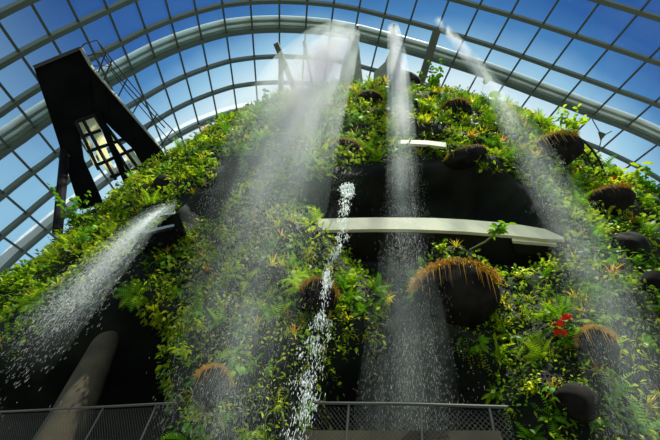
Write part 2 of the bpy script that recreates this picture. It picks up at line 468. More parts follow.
# glass
roof = MB()
ts = np.array([np.interp(fine, ALPHAS, h) for h in hoop_t])
G = shell(np.broadcast_to(fine, ts.shape), ts, 0.25)
nf = len(fine)
vs = [tuple(p) for p in G.reshape(-1, 3)]
fs = [(j * nf + i, j * nf + i + 1, (j + 1) * nf + i + 1, (j + 1) * nf + i) for j in range(len(ts) - 1) for i in range(nf - 1)
      if max(G[j, i, 2], G[j, i + 1, 2], G[j + 1, i, 2]) > -1]
roof.add(vs, fs)
ceiling = roof.build('ceiling', M_glass, smooth=True)
tag(ceiling, 'curved glasshouse roof of clear panes held by crossing steel bars', 'glass roof', kind='structure')
for h in hoop_t:
    t = np.interp(fine, ALPHAS, h); P = shell(fine, t); U = shell_up(fine)
    ok = above(P); P, U = P[ok], U[ok]
    b = MB(); b.sweep(P, U, [(-.22, -.3), (.22, -.3), (.22, .2), (-.22, .2)]); b.build('hoop_rib', M_hoop, ceiling)
for a in MER:
    t = np.array([np.interp(a, ALPHAS, h) for h in hoop_t])
    P = shell(np.full(t.shape, a), t); U = shell_up(np.full(t.shape, a))
    ok = above(P); P, U = P[ok], U[ok]
    if len(P) < 2: continue
    b = MB(); b.sweep(P, U, [(-.12, -.16), (.12, -.16), (.12, .2), (-.12, .2)]); b.build('glazing_bar', M_bar, ceiling)

# the big pale arch outside the glass
arch = empty('steel_arch', (0, 0, 0))
tag(arch, 'huge pale steel arch curving over the glass behind the summit', 'arch')
td = np.interp(fine, ALPHAS, hoop_t[7])
def arch_part(name, f, out, prof, m_):
    t = td + f
    P = shell(fine, t, out); U = shell_up(fine); ok = P[:, 2] > 0
    b = MB(); b.sweep(P[ok], U[ok], prof); o = b.build(name, m_, arch); return o
def circ(r, n=14, oy=0): return [(r * math.cos(2 * PI * k / n), r * math.sin(2 * PI * k / n) + oy) for k in range(n)]
arch_part('outer_tube', -1.3, .7, circ(.26), M_arch)
arch_part('web_plate', -.9, .75, [(-.3, -.1), (.3, -.1), (.3, .1), (-.3, .1)], M_arch2)
arch_part('inner_tube', -0.5, .7, circ(.20), M_arch)
arch_part('flange', -0.05, .65, [(-.26, -.12), (.26, -.12), (.26, .12), (-.26, .12)], M_arch2)

# white parapet outside, seen under the last hoop
t = np.interp(fine, ALPHAS, hoop_t[10]) + 1.7
P = shell(fine, t, 2.2); ok = (P[:, 2] > 0)
b = MB(); b.sweep(P[ok], np.tile(np.array([0, 0, 1.0]), (ok.sum(), 1)), [(-.6, -.65), (.6, -.65), (.6, .65), (-.6, .65)])
tag(b.build('trim_1', M_white), kind='structure')

# ------------------------------------------------------------------ dark tower with stair, upper left
TD = 37.0
def tp(px, py, d=TD): return at(px, py, d)
tower = empty('viewing_tower', at_z(110, 300, 0.0) if False else (tp(100, 120)[0], tp(100, 120)[1], 0))
tag(tower, 'black angular viewing tower with stair rising at upper left beyond the plants', 'tower')
away = ray(95, 110)
b = MB()
b.prism([tp(*p) for p in ((34, 68), (80, 48.5), (90, 66), (103, 84), (112, 108), (78, 121), (51.5, 121))], away * 3.0)
b.prism([tp(*p) for p in ((51.5, 121), (78, 121), (84, 160), (104, 205), (80, 210), (63, 157))], away * .7)
recalc(b.build('tower_body', M_black, tower))
b = MB(); st_ = [((90, 66), (96, 112)), ((104, 82), (112, 129)), ((132, 112), (133, 149)), ((162, 150), (151, 179)), ((176, 172), (168, 200))]
for (p, q), (p2, q2) in zip(st_, st_[1:]): b.prism([tp(*p, 36.5), tp(*p2, 36.4), tp(*q2, 36.4), tp(*q, 36.5)], away * .7)
recalc(b.build('stair_flight', M_black, tower))
# pale coping along the head
b = MB(); b.beam(tp(33.5, 67.2, 36.8), tp(80.5, 47.8, 36.8), .22, .16); b.build('coping', M_rail, tower)
b = MB()
b.beam(tp(81, 48, 36.5), tp(91, 66, 36.5), .12, .25); b.beam(tp(91, 66, 36.5), tp(104, 82, 36.3), .12, .2); b.beam(tp(104, 82, 36.3), tp(161, 148, 36.1), .1, .18)
b.build('stringer', M_fin, tower)
# lattice window: pale panes behind dark bars, lying under the stair
panes = [[(78, 122.5), (83, 121), (88, 134), (82.5, 135.5)], [(85.5, 120), (94, 116.5), (100, 129), (90.5, 132)], [(82.5, 138), (87.5, 136.5), (95, 149), (88, 151)], [(92.5, 134.5), (100.5, 131), (106, 143), (99, 146)],
         [(103, 122), (107.5, 128), (112, 140), (109, 141.5)], [(106.5, 127), (113, 134), (118.5, 140.5), (112, 141)], [(88.5, 154), (93, 152.5), (98.5, 164.5), (95, 166)], [(96.5, 150.5), (105, 148), (110, 160), (102.5, 164)],
         [(110.5, 146), (119, 142), (123.5, 151), (118, 156.5)], [(104, 166.5), (110.5, 162.5), (116, 173), (111.5, 175.5)], [(117.5, 158), (121, 156.5), (131.5, 170.5), (128, 172.5)], [(125, 155), (132, 150.5), (141.5, 165), (134.5, 168.5)], [(136, 171), (143, 168), (150, 179), (144, 182)]]
panes_ = []
for q in panes:
    c = np.mean([tp(*p, 37.35) for p in q], 0)
    cq = np.mean(q, 0); q = [cq + (np.array(p) - cq) * 1.22 for p in q]
    b = MB(); b.prism([tp(*p, 36.75) for p in q], away * 0.06); panes_.append(recalc(b.build('lattice_pane', M_pane, tower)))
lat = MB()
def lb(p, q, w=.24, d=36.6): lat.beam(tp(*p, d), tp(*q, d), w, .14)
lb((76, 122), (99, 170)); lb((83.5, 121), (116, 180)); lb((95, 116), (132, 176)); lb((101, 119), (150, 184)); lb((81, 137), (101, 130)); lb((87, 152), (124, 139)); lb((95, 166), (134, 149)); lb((110, 177), (145, 166)); lb((76, 122), (104, 112))
lat_o = lat.build('lattice_frame', M_darksteel, tower)
for o in panes_: o.parent = lat_o; o.location = (0, 0, 0)
b = MB(); b.beam(tp(98, 112, 36.3), tp(130, 190, 36.1), .42, .3); b.build('diagonal_brace', M_black, tower)
b = MB(); b.tube([tp(65, 152, 37.2), tp(60.5, 200, 30), tp(57.5, 232, (hit(57.5, 245)[2] or 25.5) + .3)], [.36, .3, .27], 10); b.build('column', M_black, tower)
b = MB(); 
p0 = tp(138, 206, 38.0); b.box((p0[0], p0[1], p0[2] / 2), (.9, 0, 0), (0, .9, 0), (0, 0, p0[2] / 2)); b.build('shaft', M_black, tower)
hr = MB()
def rl(ps, r=.055, d=36.9): hr.tube([tp(*p, d) for p in ps], r, 5)
rl([(80, 49), (84, 44), (97, 40), (112, 60), (132, 85), (158, 115), (182, 139)]); rl([(86, 56), (100, 53), (118, 76), (140, 100), (165, 128)]); rl([(91, 66), (108, 66), (126, 90), (150, 118), (172, 143)], .045)
rl([(97, 40), (112, 66)]); rl([(89, 42.5), (97, 60)]); rl([(106, 52), (97, 76)]); rl([(112, 60), (103, 82)]); rl([(127, 79), (118, 97)]); rl([(142, 97), (133, 113)]); rl([(157, 114), (147, 130)]); rl([(172, 130), (160, 147)])
hr.build('handrail', M_rail, tower)

# ------------------------------------------------------------------ curved walkway with pale fascia across the hollow
def walkway(name, label, top, bot, dback, off, mfascia=M_pale):
    """top / bottom edge pixels of the fascia -> a deck of real thickness"""
    root = empty(name, (0, 0, 0)); tag(root, label, 'walkway')
    ds = [off(px, py) for px, py in top]
    A = [at(px, py, d) for (px, py), d in zip(top, ds)]
    B = []
    for a, (px, py) in zip(A, bot):                       # straight below the top edge
        hd = math.hypot(a[0], a[1]); B.append(at_h(px, py, hd))
    b = MB(); vs = []; fs = []
    for a, c in zip(A, B):
        o = np.array([a[0], a[1], 0]) / math.hypot(a[0], a[1]); vs += [a, c, c + o * .15, a + o * .15]
    for i in range(len(A) - 1):
        for k in range(4): fs.append((i * 4 + k, i * 4 + (k + 1) % 4, i * 4 + 4 + (k + 1) % 4, i * 4 + 4 + k))
    fs += [(0, 1, 2, 3), tuple(len(vs) - 4 + k for k in (3, 2, 1, 0))]
    b.add(vs, fs); recalc(b.build('fascia', mfascia, root))
    b = MB(); vs = []; fs = []
    for a, c in zip(A, B):
        o = np.array([a[0], a[1], 0]) / math.hypot(a[0], a[1]); c = c + np.array([0, 0, .04]); e = a - np.array([0, 0, .05]); vs += [c + o * .15, c + o * dback, e + o * dback, e + o * .15]
    fs = []
    for i in range(len(A) - 1):
        for k in range(4): fs.append((i * 4 + k, i * 4 + (k + 1) % 4, i * 4 + 4 + (k + 1) % 4, i * 4 + 4 + k))
    fs += [(0, 1, 2, 3), tuple(len(vs) - 4 + k for k in (3, 2, 1, 0))]
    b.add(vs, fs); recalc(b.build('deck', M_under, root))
    return root, A, B
def off_main(px, py): return hit_smooth(px, py) + 0.15
walkway('curved_walkway', 'long pale curved walkway crossing the dark hollow mid mountain',
        [(318, 219), (345, 218), (375, 217.5), (405, 217.5), (435, 218), (465, 219.5), (495, 222), (522, 225), (545, 229), (563, 237)],
        [(318, 230), (345, 229.5), (375, 229), (405, 229), (435, 230), (465, 231.5), (495, 234), (522, 236.5), (545, 239), (563, 239.5)], 1.8, off_main)
walkway('ledge_slab', 'short thin pale slab tucked under the right end of the long walkway',
        [(512, 237.5), (528, 239), (545, 241), (556, 242.5)], [(512, 240.5), (528, 242), (545, 243.5), (556, 244.5)], .8, lambda x, y: hit_smooth(x, y) + .6)
walkway('upper_ledge', 'short pale ledge high on the mountain right of the middle waterfall',
        [(398, 140), (412, 140), (428, 140.5), (446, 142.5)], [(398, 143.5), (412, 143.5), (428, 144.5), (446, 147)], .6, lambda x, y: hit_smooth(x, y) - .1)

# ------------------------------------------------------------------ summit: fins (spouts), props, ring railing
def fin(label, outline, d, th=.5):
    pts = [at(px, py, d) for px, py in outline]
    root = empty('waterfall_fin', pts[-1]); tag(root, label, 'spout', 'water spout fins on the summit')
    aw = ray(*outline[0]); aw = np.array([aw[0], aw[1], 0]); aw /= np.linalg.norm(aw)
    b = MB(); b.prism(pts, aw * th); recalc(b.build('fin_plate', M_fin, root))
    tip = pts[0]
    b = MB(); b.tube([tip + aw * th * .5 + np.array([0, 0, .05]), tip - aw * .35 + np.array([0, 0, .0])], .13, 8); b.build('nozzle', M_darksteel, root)
    return tip
DT = (hit_smooth(385, 78) or 38) + 1.2
tipL = fin('tall grey fin on the summit spouting the wide left waterfall', [(356.5, 29), (352, 34), (343, 60), (337, 92), (365, 95), (362, 74), (359, 45)], DT)
tipM = fin('slim curved grey fin on the summit spouting the middle waterfall', [(394, 27.5), (391, 31), (390, 50), (385, 62), (374, 72), (372, 95), (404, 95), (399, 60), (397, 40)], DT)
def prop(label, p, q, w, d):
    b = MB(); b.beam(at(*p, d), at(*q, d), w, w * .6); o = b.build('strut', M_bar, origin=at(*q, d)); tag(o, label, 'strut')
prop('slanted brown steel prop right of the summit fins', (437, 30), (421, 82), .7, DT + 1)
prop('thick leaning steel prop left of the summit behind the mist', (276, 43), (299, 100), .55, DT + 3)
prop('upright steel prop crossing behind the leaning prop left of the summit', (281, 56), (281, 108), .5, DT + 4)
prop('thin dark leaning prop nearest the left summit fin', (304, 41), (314, 92), .3, DT + 3)
# dark ladder-like ring railing at the right
ring = empty('ring_railing', at(590, 150, 24)); tag(ring, 'dark curved ladder-like railing above the right root-fringed boulder', 'railing')
dR = (hit(600, 178)[2] or 26) - .1
o1 = [(564, 131), (574, 135.5), (584, 141), (592.5, 150), (599, 160), (603.5, 170), (606, 180)]
i1 = [(564, 138), (573, 142), (581, 148), (587.5, 156), (592, 165), (596, 174), (598, 183)]
b = MB(); b.tube([at(*p, dR) for p in o1], .06, 6); b.build('outer_rail', M_darksteel, ring)
b = MB(); b.tube([at(*p, dR) for p in i1], .04, 6); b.build('inner_rail', M_darksteel, ring)
for p, q in list(zip(o1, i1))[:6]:
    b = MB(); b.tube([at(*p, dR), at(*q, dR)], .05, 5); b.build('rung', M_darksteel, ring)
# small cable bracket under the arch
br = empty('cable_bracket', at(602, 131, 45)); tag(br, 'small triangular cable bracket hanging below the pale arch', 'bracket')
dB = 44.0
b = MB(); b.prism([at(599, 131, dB), at(606.5, 134, dB), at(601.5, 139.5, dB)], (0, .15, 0)); recalc(b.build('plate', M_bar, br))
for p, q in (((592, 119), (599, 131)), ((601.5, 139), (598, 153)), ((606, 134), (612, 131))):
    b = MB(); b.tube([at(*p, dB), at(*q, dB)], .05, 5); b.build('cable', M_bar, br)

# ------------------------------------------------------------------ left chute
sp = hit_smooth(180, 228)
ch = empty('water_chute', at(178, 225, sp)); tag(ch, 'grey steel chute jutting from the left slope pouring a water sheet', 'water chute')
CD = sp - 0.9
def cp(px, py, d=0): return at(px, py, CD + d)
lipA, lipB = cp(160, 214.5), cp(176, 212.5)
outw = -np.array([ray(170, 215)[0], ray(170, 215)[1], 0]); outw /= np.linalg.norm(outw)
b = MB(); b.prism([cp(156, 214.5, -.3), cp(176, 212, -.3), cp(178, 214, 2.0), cp(160, 219, 2.0)], (0, 0, -.1)); recalc(b.build('pan', M_steel, ch))
b = MB(); b.prism([cp(174.5, 212, -.3), cp(178, 213, -.3), cp(187, 234, .6), cp(184, 235, .6)], -outw * 1.4); recalc(b.build('side_plate', M_darksteel, ch))
b = MB(); b.prism([cp(143, 231.5, -.2), cp(146, 230, -.2), cp(174, 224, .2), cp(174.5, 226, .2), cp(147, 233, -.2)], -outw * .25); recalc(b.build('lower_lip', M_steel, ch))
b = MB(); b.prism([cp(140, 236, .5), cp(172, 215, .5), cp(184, 234, .5), cp(172, 246, .5), cp(146, 246, .5)], -outw * 1.0); recalc(b.build('back_plate', M_black, ch))

def blade(b, base, d0, length, width, droop, R, nseg=5, tone=.5, fold=0.0, shape='strap'):
    """one curved leaf blade; returns its spine"""
    p = np.array(base, float); d = np.array(d0, float); d /= np.linalg.norm(d)
    spine = [p.copy()]; dirs = [d.copy()]
    st = length / nseg
    for i in range(nseg):
        p = p + d * st; spine.append(p.copy())
        d = d + np.array([0, 0, -droop * st / length * 1.6]); d /= np.linalg.norm(d); dirs.append(d.copy())
    vs = []; fs = []
    for i, (q, dd) in enumerate(zip(spine, dirs)):
        t = i / nseg
        w = width * (math.sin(PI * min(1, t * .85 + .12)) if shape == 'ovate' else (1 - t ** 2.2) * (0.6 + .4 * min(1, t * 4))) * .5
        sd = np.cross(dd, (0, 0, 1)); l = np.linalg.norm(sd); sd = sd / l if l > 1e-3 else np.array([1.0, 0, 0])
        if i == nseg: w = width * .02
        vs += [q - sd * w, q + sd * w]
    for i in range(nseg): fs.append((2 * i, 2 * i + 1, 2 * i + 3, 2 * i + 2))
    b.add(vs, fs, tone)
    return spine, dirs
# ------------------------------------------------------------------ boulders with rusty root fringe
def noise3(v, s, seed):
    return (math.sin(v[0] * s + seed) * math.sin(v[1] * s * 1.3 + seed * 2.1) + math.sin(v[2] * s * 1.1 + seed * .7 + 2 * v[0]) * math.sin(v[0] * s * .7 + v[1] * s)) * .5
def boulder(px, py, w, h, label, fringe=True, seed=0, push=.2, roots=170, above=.25):
    q, nrm, dist = hit(px, py)
    if q is None: dist = hit_smooth(px, py) or 20; q = at(px, py, dist); nrm = -ray(px, py)
    dd = dist - push; c = at(px, py, dd)
    sc = dd / FPX * (ray(px, py) @ FW) ** 1.3
    rx, rz = w / 2 * sc * 1.12, h / 2 * sc * 1.12
    vdir = ray(px, py)
    side = np.cross(vdir, (0, 0, 1)); side /= np.linalg.norm(side); upv = np.cross(side, vdir)
    root = empty('rock_boulder', c); tag(root, label, 'boulder')
    b = MB(); nu, nv = 30, 18; vs = []; fs = []
    for j in range(nv + 1):
        t = PI * j / nv
        for i in range(nu):
            a = 2 * PI * i / nu
            d = np.array([math.sin(t) * math.cos(a), math.sin(t) * math.sin(a), math.cos(t)])
            rr = 1 + .10 * noise3(d, 3.2, seed) + .05 * noise3(d, 8, seed + 3)
            e = np.sign(d) * np.abs(d) ** .8
            e = e / np.linalg.norm(e) * rr
            vs.append(side * e[0] * rx + vdir * e[1] * min(rx, rz) * 1.0 + upv * e[2] * rz + c)
    for j in range(nv):
        for i in range(nu): fs.append((j * nu + i, j * nu + (i + 1) % nu, (j + 1) * nu + (i + 1) % nu, (j + 1) * nu + i))
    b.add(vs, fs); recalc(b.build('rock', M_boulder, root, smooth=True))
    if fringe:
        b = MB(); R = random.Random(seed)
        for _ in range(roots * 5):
            a = R.uniform(-1.35, 1.35); f = R.uniform(.82, 1.12)
            kf = R.uniform(-.6, .6); nn_ = math.sqrt(1 + kf * kf)
            base = c + (side * math.sin(a) * rx + upv * math.cos(a) * rz - vdir * kf * min(rx, rz)) / nn_ * (.9 + .12 * f)
            ln = R.uniform(.10, .30) * rz
            o = side * math.sin(a) * R.uniform(-.1, .6) - vdir * R.uniform(-.1, .7) + upv * R.uniform(-.2, .6) + side * R.uniform(-.4, .4)
            p = [base, base + o * ln * .5 + upv * .25 * ln, base + o * ln * .9 + upv * .1 * ln, base + o * ln * 1.15 - np.array([0, 0, ln * R.uniform(-.2, .8)])]
            if R.random() < .015:
                a = R.uniform(-1.1, 1.1); base = c + side * math.sin(a) * rx * .92 + upv * math.cos(a) * rz * .9 - vdir * R.uniform(.3, .8) * min(rx, rz); ln = R.uniform(.4, 1.0) * rz
                p = [base, base - vdir * .12 * ln - np.array([0, 0, .2 * ln]), base - vdir * .16 * ln - np.array([0, 0, .6 * ln]), base - vdir * .14 * ln - np.array([0, 0, ln])]
            w_ = R.uniform(.6, 1.3) * rz * .013
            b.tube(p, [w_, w_ * .9, w_ * .6, w_ * .15], 3, R.random(), cap=False)
        b.build('root_fringe', M_root, root)
        b = MB()
        for _ in range(roots):
            a = R.uniform(-1.45, 1.45); kf = R.uniform(-.7, .45); nn_ = math.sqrt(1 + kf * kf)
            base = c + (side * math.sin(a) * rx + upv * math.cos(a) * rz - vdir * kf * min(rx, rz)) / nn_ * .97
            d_ = side * (math.sin(a) * .6 + R.uniform(-.7, .7)) + upv * R.uniform(.1, 1.0) - vdir * R.uniform(-.2, .9)
            blade(b, base, d_, rz * R.uniform(.14, .36), rz * R.uniform(.03, .07), 1.8, R, 3, R.random())
        b.build('moss_fringe', M_tuft, root)
boulder(456, 294, 76, 58, 'big dark rounded boulder with rusty root fringe below the walkway', seed=1, push=.3, roots=320)
boulder(553, 153, 48, 34, 'dark boulder with orange root fringe below the ring railing', seed=2, push=.2)
boulder(603, 204, 52, 28, 'dark boulder with thick rusty fringe near the right edge of the mountain', seed=3, push=.2, roots=260)
boulder(347, 150, 30, 20, 'small dark boulder with rusty fringe above the narrow central jet', seed=4, push=.2)
boulder(466, 158, 40, 20, 'dark low boulder between the middle and right waterfalls', seed=5, push=.1, roots=60)
boulder(628, 249, 34, 32, 'bare dark round boulder at the far right beside leafy shrubs', seed=6, push=.3, fringe=False)
boulder(598, 348, 34, 40, 'dark boulder draped in orange roots right of the red flowers', seed=7, push=.3, roots=220)
boulder(577, 402, 36, 36, 'dark wet boulder low on the right slope below the red flowers', seed=8, push=.3, fringe=False)
boulder(454, 113, 30, 24, 'dark round boulder near the top right of the middle waterfall', seed=9, push=.2, roots=90)
boulder(402, 84, 32, 24, 'dark grey dome rock at the foot of the slim summit fin', seed=10, push=.3, fringe=False)
boulder(370, 100, 26, 16, 'small dark boulder just below the tall summit fin', seed=11, push=.2, roots=60)
boulder(318, 298, 36, 34, 'dark boulder with rusty fringe beside the narrow central jet', seed=12, push=.1, roots=200)
boulder(212, 386, 34, 36, 'dark boulder with rusty fringe at the foot of the left mist fall', seed=13, push=.2, roots=200)
boulder(168, 187, 26, 18, 'small bare dark boulder above the steel chute', seed=14, push=.2, fringe=False)
boulder(658, 288, 30, 34, 'bare dark boulder at the right edge under the round boulder', seed=15, push=.3, fringe=False)

# ------------------------------------------------------------------ pale inclined column in the left cave
ctop = at(114, 325, 14.15); cbot = at(46, 470, 12.1)
dcol = (cbot - ctop) / np.linalg.norm(cbot - ctop)
b = MB(); b.tube([ctop - dcol * 2.5, ctop, (ctop + cbot) / 2, cbot, cbot + dcol * (cbot[2] - TER_Z) / max(.05, -dcol[2])], [.22, .32, .45, .56, .62], 24, cap=True)
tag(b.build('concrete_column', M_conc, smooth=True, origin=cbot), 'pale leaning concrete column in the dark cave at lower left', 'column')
b = MB()
pts = [at_z(px, 430, 2.95) * np.array([1.12, 1.12, 1]) for px in (300, 340, 380, 420, 460, 500)]
b.sweep(pts, [(0, 0, 1)] * 6, [(-.15, -.75), (.15, -.75), (.15, .12), (-.15, .12)])
tag(b.build('basin_wall', M_conc), 'low pale basin wall behind the middle mesh fence', 'wall')

# ------------------------------------------------------------------ mesh fences
def fence(label, pix_posts, lo, hi, ext=0):
    def P(px): return at_z(px, float(np.interp(px, [a for a, _ in RAIL_PX], [c for _, c in RAIL_PX])), RAIL_Z)
    xs = np.linspace(lo, hi, 14); pts = [P(x) for x in xs]
    root = empty('mesh_fence', (pts[0][0], pts[0][1], TER_Z)); tag(root, label, 'fence')
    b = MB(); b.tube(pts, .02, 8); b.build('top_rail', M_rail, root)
    pp = [P(x) for x in pix_posts]
    for p in pp:
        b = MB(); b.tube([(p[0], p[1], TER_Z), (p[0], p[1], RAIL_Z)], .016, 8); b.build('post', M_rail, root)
    for p, q in zip([pts[0]] + pp, pp + [pts[-1]]):
        L = math.hypot(q[0] - p[0], q[1] - p[1]); H = RAIL_Z - TER_Z - .1
        if L < .15: continue
        u = np.array([q[0] - p[0], q[1] - p[1], 0]) / L
        b = MB(); s = .06; base = np.array([p[0], p[1], TER_Z + .05])
        kx = -H
        while kx < L:
            for sg in (1, -1):
                x0, x1 = (kx, kx + H) if sg > 0 else (kx + H, kx)
                z0, z1 = 0.0, H
                pa, pb = [x0, z0], [x1, z1]
                # clip to the panel
                def clip(a, c):
                    a = list(a)
                    for lim in (0, L):
                        if (a[0] < 0 and lim == 0) or (a[0] > L and lim == L):
                            t = (lim - a[0]) / (c[0] - a[0]); a = [lim, a[1] + t * (c[1] - a[1])]
                    return a
                A2, B2 = clip(pa, pb), clip(pb, pa)
                if min(A2[1], B2[1]) > -1e-6 and max(A2[1], B2[1]) < H + 1e-6 and abs(A2[0] - B2[0]) > .01:
                    b.tube([base + u * A2[0] + np.array([0, 0, A2[1]]), base + u * B2[0] + np.array([0, 0, B2[1]])], .0028, 3, cap=False)
            kx += s
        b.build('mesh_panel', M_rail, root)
fence('mesh fence with slanting posts in front of the dark cave at lower left', [-40, 2, 53, 104, 157], -60, 176)
fence('mesh fence with thin top rail in front of the middle cave and basin', [349, 420, 489], 316, 508)

# ------------------------------------------------------------------ falling water
def streaks(b_v, b_f, C0, dirs, lens, wid):
    """thin three-sided drops; all numpy"""
    n = len(C0)
    d = dirs / np.linalg.norm(dirs, axis=1, keepdims=True)
    ref = RNG.normal(size=(n, 3)); s = np.cross(d, ref); s /= np.linalg.norm(s, axis=1, keepdims=True); u = np.cross(d, s)
    V = np.zeros((n, 5, 3))
    V[:, 0] = C0 - d * lens[:, None] / 2; V[:, 4] = C0 + d * lens[:, None] / 2
    for k in range(3):
        a = 2 * PI * k / 3
        V[:, 1 + k] = C0 + d * lens[:, None] * .2 + (s * math.cos(a) + u * math.sin(a)) * wid[:, None]
    o = len(b_v) // 1
    return V
def drops_mesh(C0, dirs, lens, wid):
    V = streaks([], [], C0, dirs, lens, wid); n = len(C0)
    base = np.arange(n)[:, None, None] * 5
    T = np.array([[0, 1, 2], [0, 2, 3], [0, 3, 1], [4, 2, 1], [4, 3, 2], [4, 1, 3]])[None]
    return V.reshape(-1, 3), (base + T).reshape(-1, 3)
def drops_object(name, V, F, material, origin, parent=None):
    me = bpy.data.meshes.new(name)
    V = V - np.asarray(origin)
    me.vertices.add(len(V)); me.vertices.foreach_set('co', V.astype(np.float32).ravel())
    me.loops.add(len(F) * 3); me.loops.foreach_set('vertex_index', F.astype(np.int32).ravel())
    me.polygons.add(len(F)); me.polygons.foreach_set('loop_start', np.arange(0, len(F) * 3, 3, dtype=np.int32))
    me.materials.append(material); me.update(calc_edges=True); me.validate()
    o = bpy.data.objects.new(name, me); COL.objects.link(o)
    if parent is not None: o.parent = parent; o.location = Vector(origin) - parent.location
    else: o.location = Vector(origin)
    return o
G_ = 9.81
def mist_mat(name, density, ramp):
    """airborne spray: density falls along the drop and is combed by a stretched noise"""
    M = bpy.data.materials.new(name); M.use_nodes = True
    nt = M.node_tree; N = nt.nodes; L = nt.links
    N.remove(N['Principled BSDF']); out = N['Material Output']
    v = N.new('ShaderNodeVolumeScatter'); v.inputs['Color'].default_value = (.86, 1.0, .93, 1); v.inputs['Anisotropy'].default_value = 0.1
    tc = N.new('ShaderNodeTexCoord'); sp = N.new('ShaderNodeSeparateXYZ'); L.new(tc.outputs['Generated'], sp.inputs[0])
    rp = N.new('ShaderNodeValToRGB'); e = rp.color_ramp.elements
    e[0].position, e[0].color = ramp[0][0], (ramp[0][1],) * 3 + (1,)
    e[1].position, e[1].color = ramp[-1][0], (ramp[-1][1],) * 3 + (1,)
    for p_, v_ in ramp[1:-1]: x = e.new(p_); x.color = (v_,) * 3 + (1,)
    L.new(sp.outputs['Z'], rp.inputs['Fac'])
    mp = N.new('ShaderNodeMapping'); mp.inputs['Scale'].default_value = (1.6, 1.6, .22); L.new(tc.outputs['Object'], mp.inputs[0])
    nz = N.new('ShaderNodeTexNoise'); nz.inputs['Scale'].default_value = 1.0; nz.inputs['Detail'].default_value = 3; L.new(mp.outputs[0], nz.inputs['Vector'])
    mr = N.new('ShaderNodeMapRange'); mr.inputs[1].default_value = .32; mr.inputs[2].default_value = .7; mr.inputs[3].default_value = .15; mr.inputs[4].default_value = 1.7; L.new(nz.outputs['Fac'], mr.inputs[0])
    m1 = N.new('ShaderNodeMath'); m1.operation = 'MULTIPLY'; L.new(rp.outputs['Color'], m1.inputs[0]); L.new(mr.outputs[0], m1.inputs[1])
    m2 = N.new('ShaderNodeMath'); m2.operation = 'MULTIPLY'; m2.inputs[1].default_value = density; L.new(m1.outputs[0], m2.inputs[0])
    L.new(m2.outputs[0], v.inputs['Density']); L.new(v.outputs[0], out.inputs['Volume'])
    return M
def fall(label, path, n, mist, ramp, fill=1.0):
    """drops of one fall: path = (pixel x, pixel y, horizontal distance, half width in pixels, density) down the fall"""
    Q = np.array([at_h(px, py, hd) for px, py, hd, _, _ in path]); W_ = np.array([w for *_, w, _ in path]); DN = np.array([d for *_, d in path])
    PX = np.array([[a_, c_] for a_, c_, *_ in path], float)
    seg = np.hypot(*np.diff(PX, axis=0).T); cum = np.concatenate([[0], np.cumsum(seg)]) / seg.sum()
    g = np.linspace(0, 1, 600); dens = np.interp(g, cum, DN); cdf = np.cumsum(dens); cdf /= cdf[-1]
    f = np.interp(RNG.random(n), cdf, g)
    P = np.column_stack([np.interp(f, cum, Q[:, i]) for i in range(3)]); e = .01
    D = np.column_stack([np.interp(np.clip(f + e, 0, 1), cum, Q[:, i]) - np.interp(np.clip(f - e, 0, 1), cum, Q[:, i]) for i in range(3)])
    D /= np.linalg.norm(D, axis=1, keepdims=True) + 1e-9; D = D * .6 + np.array([0, 0, -.9])
    sl = np.linalg.norm(P - CAM, axis=1); w = np.interp(f, cum, W_) / FPX * sl
    ncl = 40; cs = RNG.normal(size=ncl) * .9; k = RNG.integers(0, ncl, n)
    lat = np.where(RNG.random(n) < .62, RNG.normal(size=n) * .75, cs[k] + RNG.normal(size=n) * .16)
    az = np.arctan2(P[:, 0], P[:, 1]); sd = np.column_stack([np.cos(az), -np.sin(az), 0 * az]); od = np.column_stack([np.sin(az), np.cos(az), 0 * az])
    dep = RNG.normal(size=n) * np.minimum(w, .9) * .5
    P = P + sd * (lat * w)[:, None] - od * np.abs(dep)[:, None]
    D = D + RNG.normal(size=(n, 3)) * .05
    lens = RNG.uniform(.003, .009, n) * sl * (.5 + .9 * f); wid = RNG.uniform(.00008, .00019, n) * sl * fill
    V, F = drops_mesh(P, D, lens, wid)
    o = drops_object('waterfall', V, F, M_drop, Q[0])
    gg = np.linspace(0, 1, 26); C_ = np.column_stack([np.interp(gg, cum, Q[:, i]) for i in range(3)]); wm = np.interp(gg, cum, W_) / FPX * np.linalg.norm(C_ - CAM, axis=1)
    for kk, share in ((1.75, .3), (1.15, .5), (.6, .8)):
        b = MB(); vs = []; fs = []; m_ = 12
        for i, (c_, w0) in enumerate(zip(C_, wm)):
            a0 = math.atan2(c_[0], c_[1]); s_ = np.array([math.cos(a0), -math.sin(a0), 0]); o_ = np.array([math.sin(a0), math.cos(a0), 0])
            for j in range(m_):
                t_ = 2 * PI * j / m_; vs.append(c_ + s_ * math.cos(t_) * w0 * kk + o_ * (math.sin(t_) - .3) * min(w0, .9) * kk * .8)
        for i in range(25):
            for j in range(m_): fs.append((i * m_ + j, i * m_ + (j + 1) % m_, (i + 1) * m_ + (j + 1) % m_, (i + 1) * m_ + j))
        fs += [tuple(range(m_)), tuple(25 * m_ + j for j in range(m_ - 1, -1, -1))]
        b.add(vs, fs); mo = recalc(b.build('mist', mist_mat('mist', mist * share, ramp), o))
    return tag(o, label, 'waterfall', 'mist waterfalls from the summit')
hdT = math.hypot(tipL[0], tipL[1])
fall('wide white mist waterfall spraying left from the tall summit fin',
     [(350, 33, hdT - .6, 5, 1.2), (330, 50, hdT - 1.2, 14, 1.6), (303, 95, hdT - 2.2, 24, 1.5), (282, 150, hdT - 3.2, 30, 1.2), (265, 205, hdT - 4.2, 34, 1.0), (243, 300, 7.2, 32, .5), (230, 390, 5.4, 30, .25), (222, 450, 5.0, 30, .18)], 70000, .33, [(0, .10), (.22, .30), (.40, .9), (.6, 1.1), (.8, 1.0), (1, .6)])
